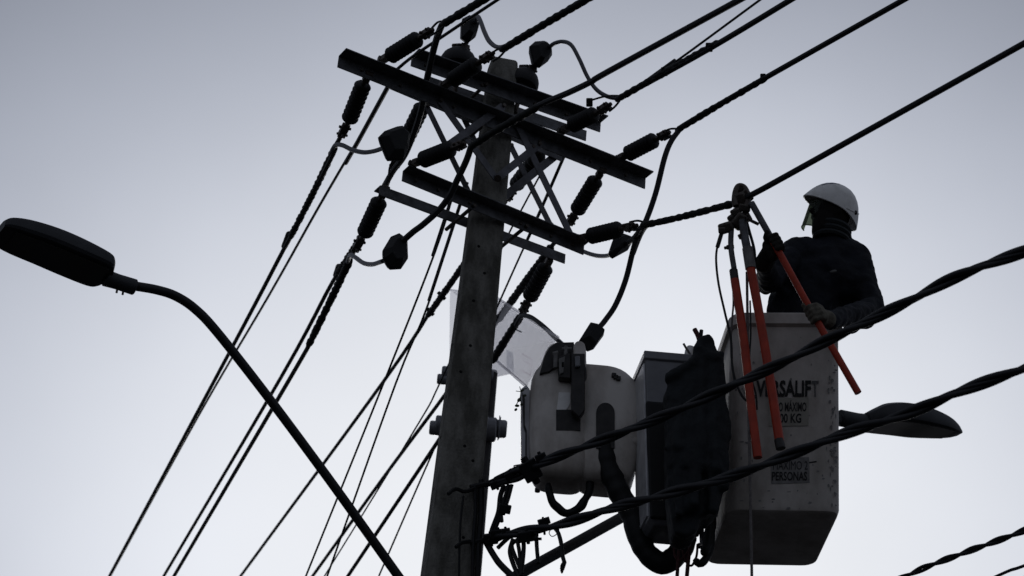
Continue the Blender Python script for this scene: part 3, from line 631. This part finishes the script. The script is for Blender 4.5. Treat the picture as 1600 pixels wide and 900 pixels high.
# pivot shaft and grey mount box
a, b = aty(968, 692, HY + .05), aty(1060, 691, HY + .05)
MB().cyl(a, b, .033, n=16).build('pivot_shaft', 'white', lift)
bx = MB()
def boxring(z, y0, y1, xl, xr, inset=0): return [V((xl + inset, y0 + inset, z)), V((xr - inset, y0 + inset, z)), V((xr - inset, y1 - inset, z)), V((xl - .034 + inset, y1 - inset, z))]
tp, bt = aty(1010, 549, 10.22), aty(1014, 815, 10.22); tr, br = aty(1078, 545, 10.22), aty(1096, 812, 10.22)
mbx = MB(); rr = []
for z, k, ins in ((bt.z, 1, .03), (bt.z + .03, 1, 0), ((tp.z + bt.z) / 2, .5, 0), (tp.z - .05, 0, 0), (tp.z - .045, 0, -.012), (tp.z, 0, -.012)):
    xl = tp.x + (bt.x - tp.x) * k; xr = tr.x + (br.x - tr.x) * k; rr.append(boxring(z, 10.22, 10.5, xl, xr, ins))
mbx.rings(rr).build('mount_box', 'grey', lift, smooth=0, bevel=.014, seg=3)
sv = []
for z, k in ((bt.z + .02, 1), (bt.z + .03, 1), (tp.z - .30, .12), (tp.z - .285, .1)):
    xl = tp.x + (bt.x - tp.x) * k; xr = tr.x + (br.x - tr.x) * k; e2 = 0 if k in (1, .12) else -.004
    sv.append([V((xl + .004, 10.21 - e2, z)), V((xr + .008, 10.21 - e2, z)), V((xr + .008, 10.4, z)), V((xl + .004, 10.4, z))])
MB().rings(sv).build('shade_sleeve', 'rubber', lift, smooth=0, bevel=.01)  # black sleeve added to stand in for shade on the box's lower front
sp = []
for z, k in ((bt.z + .04, 1), (tp.z - .06, 0)):
    xl = tp.x + (bt.x - tp.x) * k; sp.append([V((xl - .003, 10.24, z)), V((xl - .032, 10.48, z)), V((xl - .040, 10.48, z)), V((xl - .011, 10.24, z))])
MB().rings(sp).build('lit_side_panel', 'gloss', lift, smooth=0)  # white panel paints the grey box's left side as lit
MB().box(aty(1095, 853, 10.4), (V((.016, 0, 0)), V((0, .02, 0)), V((0, 0, .008)))).build('foot', 'dark', lift, bevel=.003)
MB().tube([aty(1095, 786, 10.32), aty(1097, 852, 10.36)], .012, 8).build('prop_rod', 'grey', lift)
MB().lathe(aty(1080, 543, 10.3), aty(1074, 566, 10.3), [(0, .022), (.3, .028), (1, .024)], 12).build('pipe_end', 'helmet', lift)
MB().tube(smooth_path([aty(x, y, 10.25) for x, y in ((1068, 537), (1074, 547), (1083, 560), (1090, 570))], 5), .006, 6).build('tie_cord', 'rope', lift)

# bucket
BF = at(1315, 800, 11.0); zb = BF.z
fl, fr_, br_, bl = atz(1136, 797, zb), BF, atz(1274, 887, zb), atz(1101, 884, zb)
FD = (fr_ - fl).normalized()
zt = vp(1200, 490, fl, FD).z
def rquad(q, r, n=5):
    o = []; c = sum(q, V()) / 4
    for i in range(4):
        p, a, b = q[i], (q[i - 1] - q[i]).normalized(), (q[(i + 1) % 4] - q[i]).normalized()
        p0, p1 = p + a * r, p + b * r
        for k in range(n + 1):
            t = k / n; o.append(p0 * (1 - t) ** 2 + p * (2 * t * (1 - t)) + p1 * t * t)
    return o
Q = [fl, fr_, br_, bl]; cq = sum(Q, V()) / 4
def lvl(z, k, r): return rquad([V((*(cq + (p - cq) * k).xy, z)) for p in Q], r)
H = zt - zb
bk = MB().rings([lvl(zb + .002, .5, .05), lvl(zb, .93, .06), lvl(zb + .008, .975, .07), lvl(zb + .03, 1.0, .075), lvl(zb + H * .5, .995, .075), lvl(zt - .075, .985, .075), lvl(zt - .065, 1.05, .08), lvl(zt - .008, 1.05, .08), lvl(zt, 1.03, .08), lvl(zt, .95, .07), lvl(zt - .02, .93, .07), lvl(zb + .05, .93, .07), lvl(zb + .045, .5, .05)], close=True)
bucket = bk.build('bucket', 'white', lift, smooth=35); bucket['label'] = 'dirty white bucket with black lettering'
# grime streaks along the bucket corner: chips with shapes of their own
OUT = V((FD.y, -FD.x, 0))
if OUT.y > 0: OUT = -OUT
def onface(px, py, o_=.004):
    return vp(px, py, fl + OUT * (-.0 + o_), FD)
def text(s, x0, x1, y0, y1, mt, bold=.0):
    cu = bpy.data.curves.new('lettering', 'FONT'); cu.body = s; cu.size = 1; cu.extrude = .0; cu.offset = bold; cu.resolution_u = 3
    to = bpy.data.objects.new('lettering', cu); COL.objects.link(to)
    dg = bpy.context.evaluated_depsgraph_get(); me = bpy.data.meshes.new_from_object(to.evaluated_get(dg)); bpy.data.objects.remove(to)
    vs = [v.co for v in me.vertices]; lo = [min(v[i] for v in vs) for i in (0, 1)]; hi = [max(v[i] for v in vs) for i in (0, 1)]
    a, b, c = onface(x0, y1), onface(x1, y1), onface(x0, y0); c0 = a.lerp(b, .5)
    ex = b - a; ez = V((0, 0, (c - a).z))
    for v in me.vertices:
        v.co = a + ex * ((v.co.x - lo[0]) / (hi[0] - lo[0])) + ez * ((v.co.y - lo[1]) / (hi[1] - lo[1])) - c0
    me.materials.clear(); me.materials.append(M[mt]); o_ = bpy.data.objects.new('lettering', me); COL.objects.link(o_)
    o_.parent = bucket; o_.location = c0 - wl(bucket)
def decal(pxs, mt, nm, o_=.0025):
    ps = [onface(x, y, o_) for x, y in pxs]; MB().prism(ps, -OUT * .001).build(nm, mt, bucket, smooth=0)
decal(((1200, 622), (1263, 621), (1263, 665), (1201, 666)), 'stick_a', 'sticker'); decal(((1204, 716), (1264, 714), (1265, 754), (1205, 756)), 'stick_b', 'sticker')
text('VERSALIF', 1181, 1267, 594, 620, 'ink', .034); text('T', 1268, 1279, 595, 620, 'faded', .02)
text('PESO MÁXIMO', 1204, 1260, 625, 643, 'ink', .022); text('300 KG', 1212, 1252, 646, 661, 'ink', .025)
text('MÁXIMO 2', 1208, 1262, 717, 734, 'ink', .0); text('PERSONAS', 1206, 1261, 737, 751, 'ink', .02)
random.seed(3)
def chip(cx, cy, sx_, sy_, mt='stick_b'):
    n = random.randint(6, 9); decal([(cx + sx_ * math.cos(2 * math.pi * i / n) * random.uniform(.4, 1.1), cy - sy_ * math.sin(2 * math.pi * i / n) * random.uniform(.4, 1.1)) for i in range(n)], mt, 'scuff', random.uniform(.0008, .0018))
for _ in range(48): chip(min(1306, random.gauss(1301, 4.5)), random.uniform(560, 790), random.uniform(1, 3.5), random.uniform(1.5, 6))
for _ in range(30): chip(random.uniform(1150, 1300), random.uniform(690, 795), random.uniform(1, 5), random.uniform(.6, 2.5))
for _ in range(14): chip(random.uniform(1150, 1300), random.uniform(505, 690), random.uniform(.6, 2), random.uniform(.6, 3))
for _ in range(8): chip(random.uniform(1146, 1180), random.uniform(560, 780), random.uniform(1, 2.2), random.uniform(1.5, 5))
decal(((1262, 722), (1276, 720), (1276, 722), (1262, 724)), 'ink', 'scuff', .0016)

# black canvas draped between the mount and the bucket; right edge widened as shade on the bucket's side
cv = MB()
cv.prism([aty(x, y, 9.86) for x, y in ((1080, 560), (1086, 540), (1091, 527), (1100, 521), (1110, 520), (1117, 530), (1121, 552), (1127, 578), (1132, 610), (1138, 640), (1144, 665), (1139, 700), (1131, 730), (1127, 785), (1112, 800), (1096, 806), (1086, 832), (1070, 838), (1052, 830), (1046, 780), (1042, 720), (1044, 650), (1040, 606), (1050, 582), (1066, 568))], (0, .18, 0))
random.seed(5)
for k in range(15):                   # hanging folds
    x = 1052 + 78 * k / 14 + random.uniform(-2, 2); y0 = 572 + random.uniform(0, 60) - (24 if x > 1084 else 0); y1 = y0 + random.uniform(90, 210); dx = random.uniform(-8, 10)
    cv.cap(aty(x, y0, 9.865), aty(x + dx, min(y1, 812), 9.845 - random.uniform(0, .03)), random.uniform(.012, .02), random.uniform(.022, .04), 8, 3)
for x0, y0, x1, y1, r in ((1046, 590, 1084, 566, .03), (1090, 545, 1118, 560, .028), (1044, 700, 1100, 720, .02), (1060, 640, 1135, 668, .02)):
    cv.cap(aty(x0, y0, 9.87), aty(x1, y1, 9.86), r, r, 8, 3)
tag(cv.build('canvas_cover', 'cloth', remesh=.011, relax=3, disp=.022, dscale=.05), 'black canvas tool cover hanging between grey mount and bucket', 'tool cover')
st = empty('tool_straps', aty(1092, 540, 10.05), 'dark red and black straps at the bucket shoulder', 'strap')
for pts, mt, r in ((((1085, 514), (1091, 526), (1096, 545), (1100, 560)), 'red', .012), (((1096, 516), (1094, 530), (1088, 545), (1084, 562)), 'cloth', .010)):
    MB().tube(smooth_path([aty(x, y, 10.0) for x, y in pts], 5), r, 6).build('strap', mt, st)
ld = empty('tool_leads', aty(1065, 880, 10.3), 'thin red leads dangling below the canvas cover', 'lead')
for pts, r in ((((1062, 840), (1060, 870), (1057, 915)), .009), (((1080, 840), (1076, 870), (1072, 915)), .010), (((1052, 845), (1055, 870), (1064, 874), (1075, 862), (1082, 850)), .006), (((1064, 850), (1070, 874), (1080, 884), (1088, 870), (1090, 850)), .006)):
    MB().tube(smooth_path([aty(x, y, 10.2) for x, y in pts], 6), r, 6).build('lead', 'red', ld)
# dry twig on the housing
tw = empty('dry_twig', aty(815, 612, HY + .1), 'small dry twig caught on the boom housing edge', 'twig')
TY = HY + .05
for pts, r in ((((819, 610), (814, 612), (813, 622), (815, 634)), .003), (((814, 612), (812, 604)), .0022), (((806, 611), (814, 612)), .002), (((814, 618), (810, 626), (806, 634)), .0025), (((813, 612), (818, 608), (823, 607)), .003)):
    MB().tube([aty(x, y, TY) for x, y in pts], r, 5).build('stem', 'leaf', tw)
for x, y, rx, rz in ((811, 625, .009, .013), (808, 634, .012, .008), (806, 640, .007, .009), (815, 632, .007, .008), (820, 618, .008, .008)):
    c = aty(x, y, TY); MB().ell(c, (V((rx, .004, 0)), V((0, .006, .002)), V((.004, 0, rz))), 8, 5).build('leaf', 'leaf', tw)

# ------------------------------------------------------------------ tools hung on the line
TP = s1(1158, 308, j7); TY = TP.y
T_ = lambda x, y, dy=0.0: aty(x, y, TY - .01 + dy)
def stick_tool(label, name, parts, cat, group=None):
    e = empty(name, T_(*parts[0][1][0]), label, cat, group)
    for nm, pts, r, mt, dy in parts:
        pp = [T_(x, y, dy) for x, y in pts]
        MB().tube(smooth_path(pp, 5) if len(pp) > 2 else pp, r, 12).build(nm, mt, e, bevel=0)
    return e
def lumps(e, items, mt='rust'):
    for nm, x, y, hw, hh, rot, dy in items:
        p = T_(x, y, dy); t = RT * math.cos(rot) + UP * math.sin(rot); u = UP * math.cos(rot) - RT * math.sin(rot)
        b = MB(); b.box(p, (t * hw, u * hh, FW * min(hw, hh) * .9)); b.build(nm, mt, e, bevel=min(hw, hh) * .45, seg=3)
GC = 'orange-handled earthing clamps hung on the rightmost cable'
g1 = stick_tool('left orange earthing stick hanging in front of the bucket', 'earthing_clamp', (('neck', ((1143, 352), (1142, 385), (1147, 420)), .014, 'steel', 0), ('ferrule', ((1146, 422), (1148, 437)), .021, 'dark', 0), ('handle', ((1148, 437), (1162, 530), (1172, 620), (1184, 715)), .0215, 'orange', 0)), 'earthing clamp', GC)
lumps(g1, (('clamp_body', 1134, 356, .036, .028, .3, 0), ('clamp_body', 1128, 360, .018, .016, .1, -.01), ('jaw', 1148, 342, .032, .03, .6, .02), ('wing_nut', 1135, 387, .012, .008, .2, 0), ('ferrule_ring', 1141, 386, .019, .012, .1, 0)))
g2 = stick_tool('right orange earthing stick hanging in front of the lettering', 'earthing_clamp', (('neck', ((1160, 345), (1164, 372), (1171, 405)), .021, 'steel', -.02), ('ferrule', ((1168, 388), (1173, 420)), .027, 'stick_b', -.02), ('handle', ((1173, 420), (1186, 490), (1202, 585), (1218, 690)), .0225, 'orange', -.02), ('end_cap', ((1217, 687), (1220, 701)), .0235, 'dark', -.02)), 'earthing clamp', GC)
lumps(g2, (('clamp_body', 1155, 346, .042, .032, .9, 0), ('jaw', 1150, 333, .026, .024, .4, 0), ('screw_eye', 1167, 338, .018, .03, .5, .01), ('ferrule_ring', 1160, 368, .022, .014, .5, -.02)))
g3 = stick_tool('orange hot stick held by the worker in both gloves', 'hot_stick', (('shaft_tip', ((1174, 317), (1205, 372)), .0165, 'steel', -.05), ('handle', ((1203, 368), (1270, 490), (1341, 614)), .0175, 'orange', -.05)), 'hot stick')
lumps(g3, (('side_hook', 1176, 346, .034, .008, -.45, -.04), ('side_hook', 1170, 340, .008, .02, .3, -.04)))
g4 = empty('line_clamp', TP, 'hooded metal line clamp on the cable beside the worker', 'clamp', GC)
hk = MB(); hk.tube(smooth_path([T_(x, y, -.015) for x, y in ((1166, 322), (1169, 308), (1163, 294), (1155, 291), (1150, 298), (1148, 312), (1150, 322))], 6), .0165, 10); hk.build('hook_jaw', 'rust', g4)
lumps(g4, (('jaw_hood', 1156, 297, .026, .024, -.3, 0), ('jaw_body', 1156, 312, .032, .036, .3, 0), ('cheek', 1167, 306, .02, .034, .7, -.01), ('wedge', 1173, 305, .022, .013, .5, 0), ('screw_block', 1163, 325, .03, .02, -.1, -.02), ('swivel', 1152, 330, .02, .02, .3, 0)))
def lead(label, pts, r, dy=0.0, mt='rubber', grp='earthing leads in front of the bucket'):
    tag(MB().tube(smooth_path([T_(x, y, dy) for x, y in pts], 6), r, 6).build('earthing_lead', mt), label, 'lead', grp)
lead('leftmost thin black lead arcing down from the clamps', ((1128, 366), (1121, 385), (1119, 408), (1123, 445), (1133, 490), (1142, 530), (1144, 570), (1150, 598), (1162, 622), (1175, 628), (1180, 618)), .0058)
lead('thick sleeve end of the leftmost black lead', ((1127, 366), (1121, 386)), .011)
lead('thin dark lead beside the left orange stick', ((1144, 432), (1146, 470), (1144, 500), (1142, 545), (1146, 585), (1150, 610)), .005, .02, 'rope')
lead('grey cord hanging straight down past the bucket floor', ((1167, 425), (1168, 500), (1169, 600), (1172, 760), (1175, 915)), .0068, .0, 'rope')
lead('dark cord looping near the lettering', ((1172, 470), (1173, 520), (1171, 560), (1174, 590), (1181, 615), (1183, 640)), .0045, .01)
lead('short dark lead between clamp and glove', ((1166, 344), (1171, 362), (1178, 388), (1180, 410)), .0075, .03)

# ------------------------------------------------------------------ the worker
PY = cq.y - .02
W_ = lambda x, y, yy: aty(x, y, yy)
worker = empty('person', (aty(1285, 490, PY).x, PY, zb + .05), 'worker in dark jacket and white helmet standing in the bucket', 'person')
HX = W_(1285, 470, PY); pelvis = V((cq.x + .05, PY, zt - .12))
chest = W_(1290, 430, PY - .02); sh_l = W_(1242, 392, PY - .06); sh_r = W_(1338, 402, PY - .02); neck = W_(1306, 368, PY - .02)
el_l = W_(1202, 440, PY - .22); ha_l = W_(1199, 384, TY + .0)
el_r = W_(1364, 482, PY - .12); ha_r = W_(1274, 492, TY - .02)
b = MB()
b.cap(pelvis - V((.07, 0, 0)), pelvis + V((.07, 0, 0)), .125, n=16); b.cap(pelvis, W_(1272, 455, PY), .14, .15, 16)
b.cap(W_(1258, 440, PY - .01), W_(1318, 445, PY), .13, .145, 16); b.cap(W_(1266, 404, PY - .03), W_(1318, 404, PY), .095, .115, 16)
b.cap(W_(1234, 432, PY - .02), W_(1222, 486, PY), .075, .085, 14)
b.cap(chest, W_(1296, 392, PY - .02), .14, .10, 16); b.cap(W_(1300, 385, PY - .02), W_(1303, 352, PY - .03), .068, .056, 14)
b.cap(W_(1306, 366, PY), W_(1318, 370, PY), .045, .045); b.cap(W_(1308, 353, PY), W_(1317, 354, PY), .04, .036)
b.cap(W_(1262, 388, PY - .04), sh_l, .068, .066); b.cap(sh_l, el_l, .075, .066); b.cap(el_l, ha_l + V((0, .07, -.06)), .064, .046)
b.cap(W_(1316, 392, PY), sh_r, .085, .082); b.cap(sh_r, el_r, .078, .062); b.cap(el_r, ha_r + V((.075, .04, 0)), .06, .046)
for x, y, r in ((1366, 470, .045), (1371, 484, .042), (1352, 500, .05), (1330, 508, .05), (1222, 455, .03), (1196, 447, .045)):
    c = W_(x, y, PY - .1); b.ell(c, (V((r, 0, 0)), V((0, r, 0)), V((0, 0, r))), 12, 8)
for s in (-1, 1):                     # legs down to the bucket floor
    hp = pelvis + V((.09 * s, 0, -.02)); kn = V((hp.x + .02 * s, PY - .03, zb + .50)); an = V((kn.x, PY + .01, zb + .13))
    b.cap(hp, kn, .10, .07, 14); b.cap(kn, an, .068, .048, 12); b.cap(an + V((0, .05, -.03)), an + V((0, -.13, -.045)), .045, .04, 10)
body = b.build('body', 'jacket', worker, remesh=.012, relax=3, disp=.03, dscale=.055)
# pale badge on the jacket
p = W_(1302, 424, PY - .172); b = MB(); b.ell(p, (V((.018, 0, .004)), V((0, .006, 0)), V((.004, 0, .010))), 10, 6); b.build('badge', 'faded', worker)
# head
hc = W_(1299, 332, PY - .04); FDH = (V((-.93, -.30, .10))).normalized(); HS = V((0, 0, 1)).cross(FDH).normalized(); HU = FDH.cross(HS).normalized()
b = MB(); b.ell(hc, (FDH * .105, HS * .085, HU * .118), 20, 14); b.cap(hc + FDH * .055 - HU * .07, hc + FDH * .06 - HU * .085, .045, .04); b.cap(hc + FDH * .096 - HU * .005, hc + FDH * .112 - HU * .035, .011, .016)
b.cap(hc + FDH * .098 - HU * .062 + HS * .018, hc + FDH * .098 - HU * .062 - HS * .018, .010)
for s in (-1, 1):
    b.ell(hc + HS * (.08 * s) - HU * .02 - FDH * .01, (FDH * .018, HS * .010, HU * .03), 10, 6); b.ell(hc + FDH * .086 + HS * (.034 * s) + HU * .018, (FDH * .01, HS * .016, HU * .009), 8, 6)
b.cap(hc - HU * .06 + FDH * .03, hc - HU * .13 + FDH * .02, .070, .075); b.cap(hc - HU * .08 - FDH * .02, hc - HU * .16 - FDH * .03, .066, .075)
b.build('head', 'skin', worker, remesh=.007, relax=2)
for k in range(3):                    # neck gaiter folds
    c = hc - HU * (.105 + .034 * k) - FDH * .03; b = MB()
    b.tube([c + (FDH * (math.cos(a) * .085 + .012) + HS * math.sin(a) * .075) for a in [2 * math.pi * i / 24 for i in range(25)]], .019, 8); b.build('neck_gaiter', 'cloth', worker)
# helmet
hu = (HU - FDH * .22 + V((0, -.40, 0))).normalized(); hf = FDH - hu * FDH.dot(hu); hf.normalize(); HS0 = HS; HS = hu.cross(hf).normalized()
hcen = hc + HU * .024 + V((.006, .02, 0))
def hpt(phi, t, k=1.0):
    """phi round the head from the front, t 0 rim .. 1 crown"""
    c, s = math.cos(phi), math.sin(phi); back = max(0, -c) ; front = max(0, c)
    lo = .012 + .0 * front - .058 * back ** 1.4 - .012 * abs(s) * (1 - front)
    a = t * math.pi / 2; hgt = .148
    R1 = (.142 if c > 0 else .150) * (1 + .20 * front ** 3 * (1 - t) ** 2.2); R2 = .118
    z = lo + (hgt - lo) * math.sin(a); rr_ = math.cos(a) ** .82 if t < 1 else 0
    flare = 1 + .05 * (1 - t) ** 6
    return hcen + (hf * (c * R1) + HS * (s * R2)) * (rr_ * k * flare) + hu * (z - (1 - k) * .06)
nph = 40; ts = [0, .03, .08, .16, .26, .38, .5, .62, .74, .85, .94, .995]
b = MB(); b.rings([[hpt(2 * math.pi * j / nph, t) for j in range(nph)] for t in ts] , close=False)
b.f.append(tuple(len(b.v) - nph + j for j in range(nph)))
b.rings([[hpt(2 * math.pi * j / nph, t, .955) for j in range(nph)] for t in ts], close=False); n0 = nph * len(ts)
for j in range(nph): b.f.append((j, (j + 1) % nph, n0 + (j + 1) % nph, n0 + j))
b.f.append(tuple(len(b.v) - nph + j for j in range(nph)))
hel = b.build('helmet', 'helmet', worker, smooth=50); hel['label'] = 'scuffed white safety helmet'
camside = -1 if (HS.y > 0) else 1
def onhel(phi, t, k): return hpt(phi * camside, t, k)
b = MB(); b.tube([onhel(a, .02 + .30 * ((a - 1.6) / 1.4), 1.006) for a in [1.75 + .1 * i for i in range(12)]], .0025, 6); b.build('shell_ridge', 'helmet', hel)
b = MB(); c_ = onhel(2.25, .16, 1.0); b.ell(c_, (hf * .011, HS * .006, hu * .013), 12, 6); b.build('visor_pivot', 'ink', hel)
for ph, t, L in ((.55, .55, .03), (.75, .62, .022), (.95, .70, .018), (.42, .47, .02)):
    c_ = onhel(ph, t, 1.0); d_ = (onhel(ph + .05, t + .03, 1.0) - onhel(ph - .05, t - .03, 1.0)).normalized(); o2 = (c_ - hcen).normalized()
    MB().ell(c_, (d_ * L, d_.cross(o2) * .005, o2 * .0012), 10, 5).build('scuff', 'scuff', hel)
# face shield
vr = []
for z in (.0, -.06, -.12, -.15):
    vr.append([hcen + hf * ((.130 + .0 * z) * math.cos(a) + z * .02 - .006) + HS * (.105 * math.sin(a)) + hu * (z + .008) + FDH * .004 for a in [-.8 + .08 * i for i in range(21)]])
b = MB(); n = 21
for r_ in vr: b.v += [tuple(p) for p in r_]
for r_ in vr: b.v += [tuple(p + (p - hcen).normalized() * .002) for p in r_]
m_ = n * len(vr)
for i in range(len(vr) - 1):
    for j in range(n - 1):
        q0 = i * n + j; b.f.append((q0, q0 + 1, q0 + n + 1, q0 + n)); b.f.append((m_ + q0, m_ + q0 + n, m_ + q0 + n + 1, m_ + q0 + 1))
for j in range(n - 1):
    q0 = (len(vr) - 1) * n + j; b.f.append((q0, q0 + 1, m_ + q0 + 1, m_ + q0)); b.f.append((j, m_ + j, m_ + j + 1, j + 1))
vs_ = b.build('face_shield', 'visor', worker, smooth=60); vs_['label'] = 'clear scratched face shield'
MB().tube([V(p) for p in vr[-1]], .0035, 6).build('shield_edge', 'visor', vs_)
# gloves closed on the stick
sa, sb = T_(1174, 317, -.05), T_(1341, 614, -.05); sd2 = (sb - sa).normalized()
def glove(px, py, mt, wrist, flip, thumb_dir, sc=1.0, cuff=1.0):
    c = sa + sd2 * ((T_(px, py, -.05) - sa).dot(sd2)); b = MB()
    wv = (wrist - c); wv = (wv - sd2 * wv.dot(sd2)).normalized(); n_ = sd2.cross(wv).normalized() * flip
    b.cap(c + wv * .045 - sd2 * .028, c + wv * .045 + sd2 * .03, .026 * sc, .026 * sc); b.cap(c + wv * .05, c + (wrist - c) * cuff, .034 * sc, .040 * sc); b.cap(c + wv * .036 + n_ * .018 - sd2 * .02, c + wv * .036 + n_ * .018 + sd2 * .02, .024 * sc, .024 * sc)
    for k, L in enumerate((.9, 1.0, .95, .8)):
        o_ = sd2 * (-.036 + .024 * k); r = .0118 * sc
        pts = [c + o_ + wv * .036 + n_ * .026, c + o_ + wv * .006 + n_ * .036 * L, c + o_ - wv * .030 + n_ * .014 * L, c + o_ - wv * .020 - n_ * .022 * L]
        for a_, b_ in zip(pts, pts[1:]): b.cap(a_, b_, r, r * .95, 10, 4)
    t0 = c + wv * .03 - sd2 * .03 * thumb_dir; t1 = c + wv * .008 - sd2 * .052 * thumb_dir - n_ * .018; t2 = c - wv * .014 - sd2 * .066 * thumb_dir - n_ * .018
    b.cap(t0, t1, .018 * sc, .015 * sc); b.cap(t1, t2, .015 * sc, .0125 * sc)
    return b.build('glove', mt, worker, remesh=.0055, relax=2)
glove(1205, 384, 'gloved', ha_l + V((-.005, .07, -.06)), 1, 1, 1.25)['label'] = 'dark glove gripping the stick near the clamps'
glove(1271, 492, 'glove', ha_r + V((.09, .05, 0)), 1, 1, 1.15, .72)['label'] = 'pale leather glove holding the stick at the bucket rim'
